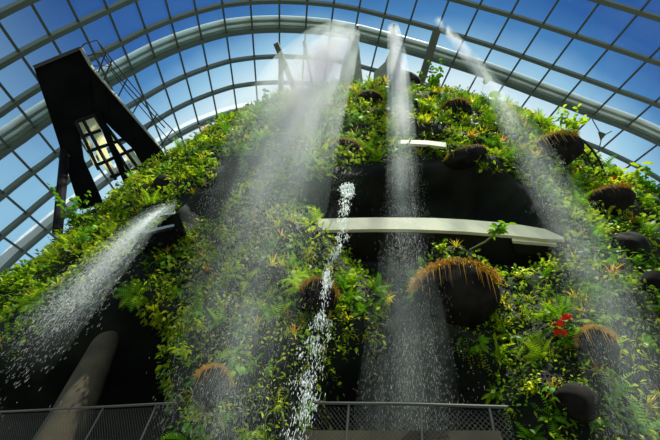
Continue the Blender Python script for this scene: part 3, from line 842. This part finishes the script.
fall('narrow white mist waterfall dropping straight down past the walkway centre',
     [(393, 29, hdT - .3, 3, 1.6), (396, 50, hdT - .8, 4.5, 1.6), (400, 100, hdT - 2, 7, 1.3), (402, 160, hdT - 3, 9, 1.3), (403, 210, hdT - 3.8, 10, 1.2), (405, 270, 8.0, 15, .4), (407, 340, 6.6, 22, .3), (409, 450, 6.0, 28, .25)], 26000, .62, [(0, .08), (.3, .16), (.42, .9), (1, 1.0)])
def hs(px, py, o=.7):
    r = ray(px, py); return hit_smooth(px, py) * math.hypot(r[0], r[1]) - o
h1 = hs(512, 135)
fall('thin mist waterfall trailing down the right flank of the mountain',
     [(437, 20, h1 + 1, 2, .25), (465, 52, h1 + .6, 3, .3), (508, 112, h1 + .2, 6, .9), (530, 155, hs(530, 155), 10, 1.0), (552, 190, hs(552, 190, .9), 10, .8), (580, 240, hs(580, 240, 1.1), 13, .5), (605, 300, hs(605, 300, 2.4), 16, .35), (630, 370, hs(630, 370, 2.6), 18, .2), (655, 450, hs(655, 450, 2.6), 20, .15)], 16000, .55, [(0, .10), (.35, .25), (.65, .8), (.8, 1.0), (1, .15)])

# narrow central jet
def jet():
    path = [(347, 187, 6.5, 1.6), (345, 198, 5.5, 2.2), (345, 212, 4.5, 1.6), (343, 232, 4.5, 1.4), (339, 246, 3.5, 1.5), (332, 256, 3, 1.5), (328, 268, 2.6, 1.4), (326, 290, 2.2, 1.3), (322, 310, 3.0, 1.0), (316, 335, 7.5, .9), (311, 370, 10, .9), (305, 410, 11, .9), (297, 455, 12, .9)]
    h0 = hit_smooth(347, 188); r = ray(347, 188); hd0 = h0 * math.hypot(r[0], r[1]) - .3
    hds = np.linspace(0, 1, len(path)) ** .8 * (5.0 - hd0) + hd0
    Q = np.array([at_h(px, py, h) for (px, py, *_), h in zip(path, hds)])
    PX = np.array([[p_[0], p_[1]] for p_ in path], float); cum = np.concatenate([[0], np.cumsum(np.hypot(*np.diff(PX, axis=0).T))]); cum /= cum[-1]
    n = 1900; g = np.linspace(0, 1, 500); cdf = np.cumsum(np.interp(g, cum, [p_[3] for p_ in path])); cdf /= cdf[-1]
    f = np.interp(RNG.random(n), cdf, g)
    ncl = 70; cf = np.sort(RNG.random(ncl)); cl = RNG.normal(size=ncl); k = RNG.integers(0, ncl, n); incl = RNG.random(n) < .6
    f = np.where(incl, np.clip(cf[k] + RNG.normal(size=n) * .006, 0, 1), f)
    P = np.column_stack([np.interp(f, cum, Q[:, i]) for i in range(3)]); sl = np.linalg.norm(P - CAM, axis=1)
    w = np.interp(f, cum, [p_[2] for p_ in path]) / FPX * sl
    lat = np.where(incl, cl[k] * .75 + RNG.normal(size=n) * .2, RNG.normal(size=n) * .6)
    az = np.arctan2(P[:, 0], P[:, 1]); P = P + np.column_stack([np.cos(az), -np.sin(az), 0 * az]) * (lat * w)[:, None] + RNG.normal(size=(n, 3)) * .03
    D = np.column_stack([RNG.normal(size=n) * .35, RNG.normal(size=n) * .35, -1 - f])
    V, F = drops_mesh(P, D, RNG.uniform(.004, .012, n) * sl, RNG.uniform(.0005, .0013, n) * sl)
    m_ = 300; a = RNG.uniform(0, 2 * PI, m_); c_ = at_h(348, 191, hd0); s_ = np.array([math.cos(az[0]), -math.sin(az[0]), 0]); u0 = np.linalg.norm(c_ - CAM) / FPX
    P2 = c_ + np.outer(np.cos(a) * 4.5 * u0 + RNG.normal(size=m_) * 1.0 * u0, s_) + np.column_stack([RNG.normal(size=(m_, 2)) * .05, np.sin(a) * 9 * u0 + RNG.normal(size=m_) * 1.3 * u0])
    V2, F2 = drops_mesh(P2, RNG.normal(size=(m_, 3)), RNG.uniform(1.5, 4, m_) * u0, RNG.uniform(.3, .8, m_) * u0)
    return np.vstack([V, V2]), np.vstack([F, F2 + len(V)]), c_
V, F, j0 = jet()
tag(drops_object('water_jet', V, F, M_water, j0), 'narrow splashing white water jet tumbling down the middle of the mountain', 'water jet')

# sheet from the left chute
land = at(8, 372, 11.0)
lip = (lipA + lipB) / 2
Tc = math.sqrt(2 * (lip[2] - land[2] + .5) / G_) * 1.08
vc = (land - lip + np.array([0, 0, .5 * G_ * Tc * Tc])) / Tc
across0 = (lipB - lipA); across0[2] = 0; across0 = across0 / np.linalg.norm(across0)
axs = np.cross(vc, (0, 0, 1)); axs /= np.linalg.norm(axs)
def sheet_point(t, s): return lip + vc * t - np.array([0, 0, .5 * G_ * t * t]) + axs * s
sroot = empty('water_sheet', lip); tag(sroot, 'arching water sheet thrown from the steel chute and breaking into spray', 'waterfall')
nu, nv = 40, 14; vs = []; fs = []; uv = []
for i in range(nu + 1):
    t = Tc * .66 * i / nu - .03
    hw = .42 + .62 * (i / nu)
    for j in range(nv + 1):
        s = (j / nv * 2 - 1)
        vs.append(sheet_point(t, s * hw) + np.array([0, 0, .05 * math.sin(j * 1.7 + i * .5) * (i / nu)])); uv.append((j / nv, i / nu))
for i in range(nu):
    for j in range(nv):
        if i > nu * .55 and random.random() < (i / nu - .5) * .9: continue
        fs.append((i * (nv + 1) + j, i * (nv + 1) + j + 1, (i + 1) * (nv + 1) + j + 1, (i + 1) * (nv + 1) + j))
b = MB(); b.add(vs, fs); so = b.build('sheet', M_sheet, sroot, smooth=True)
ul = so.data.uv_layers.new(name='UVMap')
for lp in so.data.loops: ul.data[lp.index].uv = uv[lp.vertex_index]
n = 14000
t = Tc * np.where(RNG.random(n) < .85, RNG.uniform(.38, .90, n), RNG.uniform(.15, 1.05, n)); f = t / Tc
s = RNG.normal(size=n) * (.25 + .55 * f); s = np.where(RNG.random(n) < .6, np.clip(s, -.5 - .6 * f, .5 + .6 * f), s)
P = lip + vc * t[:, None] - np.column_stack([np.zeros((n, 2)), .5 * G_ * t * t]) + axs * s[:, None] + RNG.normal(size=(n, 3)) * (.04 + .30 * f[:, None] ** 2)
D = vc - np.column_stack([np.zeros((n, 2)), G_ * t]) + RNG.normal(size=(n, 3)) * 1.2
V, F = drops_mesh(P, D, RNG.uniform(.03, .11, n), RNG.uniform(.0015, .0045, n))
drops_object('spray', V, F, M_drop, lip, sroot)
b = MB(); tt = np.linspace(.12, 1.0, 18) * Tc
b.tube([lip + vc * t_ - np.array([0, 0, .5 * G_ * t_ * t_]) for t_ in tt], [.12 + .62 * (t_ / Tc) for t_ in tt], 12)
recalc(b.build('mist', mist_mat('chute_mist', .20, [(0, 0), (.12, .1), (.45, .8), (.8, 1.0), (1, .3)]), sroot))

# ------------------------------------------------------------------ plants
def rand_dir(R, el_lo, el_hi, az=None):
    a = R.uniform(0, 2 * PI) if az is None else az; e = math.radians(R.uniform(el_lo, el_hi))
    return np.array([math.cos(a) * math.cos(e), math.sin(a) * math.cos(e), math.sin(e)])
def mk_fern(seed, nf=13, size=.75, droop=1.5, leaf=.17, el=(20, 80)):
    R = random.Random(seed); b = MB()
    for k in range(nf):
        az = 2 * PI * k / nf + R.uniform(-.3, .3); L = size * R.uniform(.7, 1.15); tone = R.random()
        p = np.zeros(3); d = rand_dir(R, *el, az); n = 11; st = L / n; spine = []
        for i in range(n + 1):
            spine.append((p.copy(), d.copy())); p = p + d * st; d = d + np.array([0, 0, -droop / n]); d /= np.linalg.norm(d)
        for i in range(1, n + 1):
            q, dd = spine[i]; t = i / n; w = leaf * math.sin(PI * (t * .82 + .16)) * L * 1.6
            sd = np.cross(dd, (0, 0, 1)); sd /= np.linalg.norm(sd) + 1e-6
            for sg in (-1, 1):
                tip = q + sd * sg * w + dd * w * .35 + np.array([0, 0, -.15 * w]); h = st * .42
                b.add([q - dd * h * .6, q + dd * h, tip], [(0, 1, 2)] if sg > 0 else [(0, 2, 1)], tone)
        b.add([spine[0][0] + np.array([0.004, 0, 0]), spine[n // 2][0], spine[n][0], spine[0][0] - np.array([.004, 0, 0])], [(0, 1, 3), (1, 2, 3)], tone)
    return b
def mk_brom(seed, n=20, size=.5, w=.06):
    R = random.Random(seed); b = MB()
    for k in range(n):
        f = k / n
        blade(b, (0, 0, 0), rand_dir(R, 15 + 55 * f, 30 + 55 * f, k * 2.4), size * R.uniform(.7, 1.1), w, 1.1 - .5 * f, R, 5, R.random() * .5 + .5 * f)
    return b
def mk_shrub(seed, nst=11, size=.6, leaf=.15, nl=9, wr=.5):
    R = random.Random(seed); b = MB()
    for k in range(nst):
        d = rand_dir(R, 25, 90); L = size * R.uniform(.5, 1.1); tone = R.random()
        end = d * L + np.array([0, 0, -.12 * L])
        b.tube([(0, 0, 0), d * L * .5, end], [.010, .008, .004], 3, .1, cap=False)
        for i in range(nl):
            t = (i + 1.5) / (nl + .5); q = d * L * t + np.array([0, 0, -.12 * L]) * t * t
            blade(b, q, rand_dir(R, -15, 50, i * 2.4 + R.uniform(-.4, .4)), leaf * R.uniform(.7, 1.25), leaf * wr, .9, R, 3, min(1, max(0, tone + R.uniform(-.25, .25))), shape='ovate')
    return b
def mk_tuft(seed, n=46, size=.55, w=.022):
    R = random.Random(seed); b = MB()
    for k in range(n): blade(b, (R.gauss(0, .05), R.gauss(0, .05), 0), rand_dir(R, 35, 88), size * R.uniform(.6, 1.15), w * R.uniform(.7, 1.3), 1.6, R, 5, R.random())
    return b
def mk_hang(seed, n=16, size=.9, leaf=.09):
    R = random.Random(seed); b = MB()
    for k in range(n):
        d = rand_dir(R, 5, 45); L = size * R.uniform(.5, 1.2); p = np.array([R.gauss(0, .1), R.gauss(0, .1), 0]); m_ = 12; st = L / m_; tone = R.random()
        for i in range(m_):
            p = p + d * st; d = d + np.array([0, 0, -.42]); d /= np.linalg.norm(d)
            for sg in (0, 1):
                blade(b, p, rand_dir(R, -50, 15), leaf * R.uniform(.7, 1.2), leaf * .42, .5, R, 2, min(1, max(0, tone + R.uniform(-.2, .2))), shape='ovate')
    return b
def mk_broad(seed, n=11, size=.55, leaf=.36):
    R = random.Random(seed); b = MB()
    for k in range(n):
        d = rand_dir(R, 25, 80, k * 2.4); L = size * R.uniform(.6, 1.1); e = d * L
        b.tube([(0, 0, 0), e * .55 + np.array([0, 0, .03]), e], [.012, .009, .006], 4, .2, cap=False)
        o = np.array([d[0], d[1], -.1]); blade(b, e, o, leaf * R.uniform(.75, 1.2), leaf * .55, .9, R, 5, R.random(), shape='ovate')
    return b
KINDS = {
 'fern': ([mk_fern(s) for s in (1, 2, 3)], M_fern, 'fern'),
 'bromeliad': ([mk_brom(s) for s in (1, 2, 3)], M_brom, 'bromeliad'),
 'leafy_shrub': ([mk_shrub(s) for s in (1, 2, 3)], M_shrub, 'shrub'),
 'grassy_tuft': ([mk_tuft(s) for s in (1, 2)], M_tuft, 'tuft'),
 'trailing_vine': ([mk_hang(s) for s in (1, 2)], M_hang, 'trailing plant'),
 'broad_leaf_plant': ([mk_broad(s) for s in (1, 2)], M_dark, 'broad leaf plant'),
}
MESHES = {kk: [b.mesh(kk, m_) for b in bl] for kk, (bl, m_, c) in KINDS.items()}
LOOK = {'fern': 'bright green feathery fern', 'bromeliad': 'yellow-green strap-leaved bromeliad', 'leafy_shrub': 'yellow-green small-leaved shrub',
        'grassy_tuft': 'thin-bladed arching grassy tuft', 'trailing_vine': 'trailing small-leaved vine', 'broad_leaf_plant': 'dark green broad-leaved plant'}
REGION = [  # where on the mountain, outlined as seen from the path
 ('on the left slope below the black tower', lambda x, y: x < 135 and y < 262),
 ('above the steel chute beside the left mist fall', lambda x, y: x < 262 and y < 232),
 ('on the summit left of the middle waterfall', lambda x, y: x < 398 and y < 112),
 ('on the upper slope between left and middle waterfalls', lambda x, y: x < 398 and y < 215),
 ('on the upper right slope above the walkway', lambda x, y: 398 <= x < 520 and y < 190),
 ('on the right crest beyond the right mist fall', lambda x, y: x >= 520 and y < 232),
 ('under the steel chute and its water sheet', lambda x, y: x < 180),
 ('behind the left mist fall below the chute', lambda x, y: x < 292),
 ('beside the narrow central jet', lambda x, y: x < 390),
 ('around the big fringed boulder under the walkway', lambda x, y: x < 510 and y < 350),
 ('on the lower right slope around the red flowers', lambda x, y: True),
]
def region(x, y):
    for nme, f in REGION:
        if f(x, y): return nme
# sample the mountain's face
nfc = len(fm) - NPH
quad = np.array(fm[:nfc]); VV = np.array(vlist)
A_, B_, C_, D_ = (VV[quad[:, i]] for i in range(4))
cr = np.cross(C_ - A_, D_ - B_); ar = np.linalg.norm(cr, axis=1) / 2; NRM = cr / (2 * ar[:, None] + 1e-12)
cen = (A_ + B_ + C_ + D_) / 4
outv = cen - np.column_stack([np.full(len(cen), 3.0), np.full(len(cen), 19.0), cen[:, 2]])
NRM *= np.sign((NRM * outv).sum(1))[:, None]
fx, fy = project(cen)
hol = np.zeros(len(cen))
for i_, (poly, depth, fall_) in enumerate(HOLLOW):
    hol = np.maximum(hol, np.clip((pip(fx, fy, poly) + (2 if i_ < 4 else -2)) / 5, 0, 1) * (1.0 if i_ < 4 else .7))
toc = CAM - cen; toc /= np.linalg.norm(toc, axis=1)[:, None]
facing = (NRM * toc).sum(1)
good = (cen[:, 2] > 1.5) & (facing > -.35) & (fx > -60) & (fx < 720) & (fy < 480) & (fy > -30)
def visible(p, n, slack=.9):
    q = p + n * .45; d = CAM - q; L = np.linalg.norm(d); d = d / L
    loc, nor, idx, dist = BVH.ray_cast(Vector(q + d * .05), Vector(d), L)
    return loc is None or dist < .0
wgt = ar * good * (1 - hol)
# more plants where they show larger (nearer)
dist_c = np.linalg.norm(cen - CAM, axis=1); wgt = wgt * np.clip((17 / dist_c) ** 1.6, .5, 3.2) * np.clip(facing + .5, .2, 1) * (hol < .6)
prob = wgt / wgt.sum()
COUNT = {'fern': 290, 'bromeliad': 250, 'leafy_shrub': 290, 'grassy_tuft': 230, 'trailing_vine': 230, 'broad_leaf_plant': 150}
SIZE = {'fern': (.7, 1.2), 'bromeliad': (.7, 1.3), 'leafy_shrub': (.7, 1.25), 'grassy_tuft': (.75, 1.25), 'trailing_vine': (.7, 1.15), 'broad_leaf_plant': (.55, 1.0)}
R = random.Random(5)
# patches: each kind prefers some places
seeds_ = {kk: [(R.uniform(-20, 680), R.uniform(40, 440)) for _ in range(9)] for kk in KINDS}
def prefer(kk, x, y):
    return max(math.exp(-((x - a) ** 2 + (y - c) ** 2) / 3600.0) for a, c in seeds_[kk]) + .25
placed = {kk: 0 for kk in KINDS}
def put(kk, p, n, scale, label, group, tilt=.65, lean=None):
    meshes = MESHES[kk]
    o = bpy.data.objects.new(kk, R.choice(meshes)); COL.objects.link(o)
    ax = Vector(n) * tilt + Vector((0, 0, 1)) * (1 - tilt * .55)
    ax.normalize()
    qn = Vector((0, 0, 1)).rotation_difference(ax)
    o.rotation_mode = 'QUATERNION'
    o.rotation_quaternion = qn @ Matrix.Rotation(R.uniform(0, 2 * PI), 3, 'Z').to_quaternion()
    o.location = Vector(p - n * .05); o.scale = (scale, scale, scale * R.uniform(.85, 1.15))
    tag(o, label, KINDS[kk][2], group)
    return o
cand = RNG.choice(len(cen), size=16000, p=prob)
for ci in cand:
    if all(placed[kk] >= COUNT[kk] for kk in KINDS): break
    u, v = R.random(), R.random()
    p = (A_[ci] * (1 - u) + B_[ci] * u) * (1 - v) + (D_[ci] * (1 - u) + C_[ci] * u) * v
    n = NRM[ci]; x, y = fx[ci], fy[ci]
    if x < -25 or x > 685 or y > 460: continue
    if not visible(p, n): continue
    tq = np.clip((p - ctop) @ dcol, -3, 12)
    if np.linalg.norm(p - ctop - dcol * tq) < 1.3: continue
    ks = [kk for kk in KINDS if placed[kk] < COUNT[kk]]
    ws = [prefer(kk, x, y) * COUNT[kk] for kk in ks]
    kk = R.choices(ks, ws)[0]
    placed[kk] += 1
    rg = region(x, y); lo, hi = SIZE[kk]
    dist = np.linalg.norm(p - CAM)
    put(kk, p, n, R.uniform(lo, hi) * min(1.6, max(.55, .55 + .036 * (dist - 7))), f'{LOOK[kk]} {rg}', f'{kk.replace("_", " ")}s {rg}', tilt=.45 if kk == 'trailing_vine' else .65)
print('placed', placed)

# undergrowth: uncountable small leaves between the plants
def undergrowth(n):
    w = ar * (cen[:, 2] > 1.5) * (facing > -.6) * (hol < .35); w = w * np.clip((18 / dist_c) ** 1.5, .5, 3.0); pr = w / w.sum()
    ci = RNG.choice(len(cen), size=n, p=pr); u, v = RNG.random((2, n, 1))
    p = (A_[ci] * (1 - u) + B_[ci] * u) * (1 - v) + (D_[ci] * (1 - u) + C_[ci] * u) * v
    nn = NRM[ci]
    clump = .5 + .5 * np.sin(p[:, 0] * 2.1 + 1.3 * np.sin(p[:, 2] * 1.7)) * np.sin(p[:, 2] * 2.3 + p[:, 1])
    p = p + nn * (RNG.random((n, 1)) * (.12 + .38 * clump[:, None]))
    d = nn * .6 + RNG.normal(size=(n, 3)) * .65 + np.array([0, 0, .05]); d /= np.linalg.norm(d, axis=1, keepdims=True)
    L = (RNG.uniform(.10, .26, n) * np.clip(np.linalg.norm(p - CAM, axis=1) / 15, .5, 1.4))[:, None]; W = L * RNG.uniform(.16, .34, n)[:, None]
    s = np.cross(d, RNG.normal(size=(n, 3)) * .5 + np.array([0, 0, 1])); s /= np.linalg.norm(s, axis=1, keepdims=True)
    V = np.stack([p, p + d * L * .5 - s * W, p + d * L + np.array([0, 0, -.25]) * L, p + d * L * .5 + s * W], 1)
    F = np.arange(n * 4).reshape(n, 4)
    me = bpy.data.meshes.new('undergrowth')
    me.vertices.add(n * 4); me.vertices.foreach_set('co', V.astype(np.float32).ravel())
    me.loops.add(n * 4); me.loops.foreach_set('vertex_index', F.astype(np.int32).ravel())
    me.polygons.add(n); me.polygons.foreach_set('loop_start', np.arange(0, n * 4, 4, dtype=np.int32))
    patch = .5 + .5 * np.sin(p[:, 0] * .8 + 2) * np.sin(p[:, 2] * .9 + p[:, 1] * .5)
    tone = np.clip(RNG.random(n) * .6 + .5 * patch, 0, 1)
    a = me.attributes.new('tone', 'FLOAT', 'POINT'); a.data.foreach_set('value', np.repeat(tone * 1.9 - .55, 4).astype(np.float32))
    me.materials.append(M_moss); me.update(calc_edges=True)
    o = bpy.data.objects.new('undergrowth', me); COL.objects.link(o)
    tag(o, 'mixed small-leaved undergrowth carpeting the mountain between the larger plants', 'undergrowth', kind='stuff')
undergrowth(80000)

# plants that stand out one by one
def single(name, label, cat, px, py, builder, material, scale=1.0, push=0.0, up=None, smooth_=False, dist=None):
    q, n, d = hit(px, py)
    if dist is None: dist = (d if d else (hit_smooth(px, py) or 20))
    p = at(px, py, dist - push)
    o = builder.build(name, material); o.location = Vector(p); o.scale = (scale,) * 3
    tag(o, label, cat); return o
def crest(px, py):
    for yy in range(int(py), int(py) + 60):
        d = hit(px, yy)[2]
        if d: return d
    return 25
# red anthurium
q, n, d = hit(563, 326)
root = empty('anthurium', at(563, 328, d - .5)); tag(root, 'red-flowered plant standing out on the lower right slope', 'flowering plant')
b = mk_broad(21, 9, .35, .28); o = b.build('leaves', M_dark, root); o.location = (0, 0, -.2)
for px, py, s in ((566, 317, .14), (561, 326, .15), (563, 330, .13), (559, 333, .11), (569, 319, .10), (564, 322, .1)):
    b = MB(); R2 = random.Random(px * 7 + py)
    for k2 in range(3): blade(b, (0, 0, 0), rand_dir(R2, -20, 60), s * 1.3, s * 1.1, .6, R2, 4, .5, shape='ovate')
    o = b.build('flower', M_red, root); o.location = Vector(at(px, py, d - .7)) - root.location
for px, py, lab, s in ((600, 170, 'small orange-red bloom on the right crest below the ring railing', .16), (612, 179, 'orange-red bloom right of its neighbour above the thick-fringed boulder', .15)):
    b = MB(); R2 = random.Random(px)
    for k2 in range(6): blade(b, (0, 0, 0), rand_dir(R2, 0, 80), s * 1.4, s, .5, R2, 3, .5, shape='ovate')
    o = b.build('bloom', bpy.data.materials['red_flower']); o.location = Vector(at(px, py, crest(px, py) - .8)); tag(o, lab, 'flower')
single('large_leaf_sapling', 'sapling with few big dark leaves standing against the glass upper right', 'sapling', 478, 103, mk_broad(31, 6, 1.2, .85), M_dark, 1.25, push=.9, dist=crest(478, 103))
single('leafy_sapling', 'tall leafy green sapling on the crest above the ring railing boulder', 'sapling', 573, 128, mk_shrub(33, 11, 1.7, .26, 11, .6), M_fern, 1.4, push=.9, dist=crest(573, 128))
single('leafy_sapling', 'airy small-leaved sapling in front of the brown summit prop', 'sapling', 434, 86, mk_shrub(34, 12, 2.1, .26, 10, .6), M_dark, 1.25, push=.6, dist=crest(434, 88))
single('yellow_leaf_sapling', 'sapling with drooping yellow-green leaves on the far right crest', 'sapling', 628, 184, mk_shrub(35, 5, 1.2, .42, 6, .35), M_tuft, 1.3, push=1.0, dist=crest(628, 186))
single('leafy_sapling', 'dark leafy sapling at the right edge of the crest', 'sapling', 652, 192, mk_shrub(36, 9, 1.4, .3, 9, .6), M_dark, 1.0, push=.6, dist=crest(652, 196))
single('leafy_sapling', 'thin leafy sapling growing beside the black tower column', 'sapling', 68, 222, mk_shrub(37, 8, 2.3, .35, 10, .6), M_dark, 1.0, push=.5, dist=crest(68, 225))
single('leafy_sapling', 'leafy sapling on the crest below the thick leaning prop', 'sapling', 268, 108, mk_shrub(38, 10, 1.8, .34, 9, .6), M_dark, 1.0, push=.5, dist=crest(268, 110))
# plant leaning out in front of the walkway
dl = hit_smooth(500, 245) - .5
root = empty('leaning_plant', at(470, 249, dl)); tag(root, 'leaning thin-stemmed plant with leaf cluster in front of the walkway', 'plant')
b = MB(); b.tube([at(470, 250, dl + .4), at(485, 242, dl), at(499, 231, dl - .2)], [.035, .03, .02], 6); b.build('stem', M_brownstem, root)
b = mk_shrub(41, 6, .45, .28, 6, .4); o = b.build('leaf_cluster', M_dark, root); o.location = Vector(at(499, 233, dl - .2)) - root.location

# ------------------------------------------------------------------ sky and light
W = bpy.data.worlds.new('sky'); C.world = W; W.use_nodes = True
nt = W.node_tree; N = nt.nodes; L = nt.links
bg = N['Background']; bg.inputs['Strength'].default_value = 1.0
tc = N.new('ShaderNodeTexCoord')
def vmath(op, a=None, b_=None):
    x = N.new('ShaderNodeVectorMath'); x.operation = op
    if a is not None: L.new(a, x.inputs[0])
    if b_ is not None: x.inputs[1].default_value = b_
    return x
nrm_ = vmath('NORMALIZE', tc.outputs['Generated'])
g_dir = ray(360, 330)
dot = vmath('DOT_PRODUCT', nrm_.outputs[0], tuple(g_dir))
nz = N.new('ShaderNodeTexNoise'); nz.inputs['Scale'].default_value = 2.2; nz.inputs['Detail'].default_value = 6
L.new(nrm_.outputs[0], nz.inputs['Vector'])
ma = N.new('ShaderNodeMath'); ma.operation = 'MULTIPLY_ADD'; ma.inputs[1].default_value = .10; L.new(nz.outputs['Fac'], ma.inputs[0]); L.new(dot.outputs['Value'], ma.inputs[2])
rp = N.new('ShaderNodeValToRGB'); e = rp.color_ramp.elements
e[0].position = .55; e[0].color = (.020, .078, .27, 1)
e[1].position = .82; e[1].color = (.74, .89, .95, 1)
for pos, c in ((.675, (.034, .125, .38)), (.725, (.075, .24, .52)), (.775, (.34, .60, .80))):
    x = e.new(pos); x.color = (*c, 1)
L.new(ma.outputs[0], rp.inputs['Fac'])
# unseen white glow added low behind the path to lift ambient light, haze toward the horizon
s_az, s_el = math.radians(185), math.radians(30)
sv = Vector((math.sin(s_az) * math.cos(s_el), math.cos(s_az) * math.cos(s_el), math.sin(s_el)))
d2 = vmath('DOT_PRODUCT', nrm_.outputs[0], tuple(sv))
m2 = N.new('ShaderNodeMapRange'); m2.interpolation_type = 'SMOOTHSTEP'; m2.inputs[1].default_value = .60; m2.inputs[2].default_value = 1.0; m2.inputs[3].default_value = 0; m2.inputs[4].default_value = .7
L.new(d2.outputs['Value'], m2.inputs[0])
hz = N.new('ShaderNodeSeparateXYZ'); L.new(nrm_.outputs[0], hz.inputs[0])
m3 = N.new('ShaderNodeMapRange'); m3.interpolation_type = 'SMOOTHSTEP'; m3.inputs[1].default_value = .80; m3.inputs[2].default_value = .42; m3.inputs[3].default_value = 0; m3.inputs[4].default_value = .85
L.new(hz.outputs['Z'], m3.inputs[0])
mxh = N.new('ShaderNodeMix'); mxh.data_type = 'RGBA'; mxh.inputs[7].default_value = (.33, .60, .78, 1)
L.new(m3.outputs[0], mxh.inputs[0]); L.new(rp.outputs['Color'], mxh.inputs[6])
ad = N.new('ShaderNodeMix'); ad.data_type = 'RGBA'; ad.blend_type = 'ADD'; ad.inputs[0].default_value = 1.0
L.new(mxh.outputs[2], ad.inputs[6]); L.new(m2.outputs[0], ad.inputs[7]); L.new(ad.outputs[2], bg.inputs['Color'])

sun_d = bpy.data.lights.new('sun', 'SUN'); sun_d.energy = 11.5; sun_d.angle = math.radians(1.0); sun_d.color = (1.0, .95, .82)
sun = bpy.data.objects.new('sun', sun_d); COL.objects.link(sun)
s_az, s_el = math.radians(150), math.radians(76)
sv = Vector((math.sin(s_az) * math.cos(s_el), math.cos(s_az) * math.cos(s_el), math.sin(s_el)))
sun.rotation_euler = sv.to_track_quat('Z', 'Y').to_euler(); sun.location = sv * 90

C.view_settings.view_transform = 'Standard'; C.view_settings.look = 'None'; C.view_settings.gamma = 1.0; C.view_settings.exposure = 0.0
C.cycles.max_bounces = 6; C.cycles.transparent_max_bounces = 24
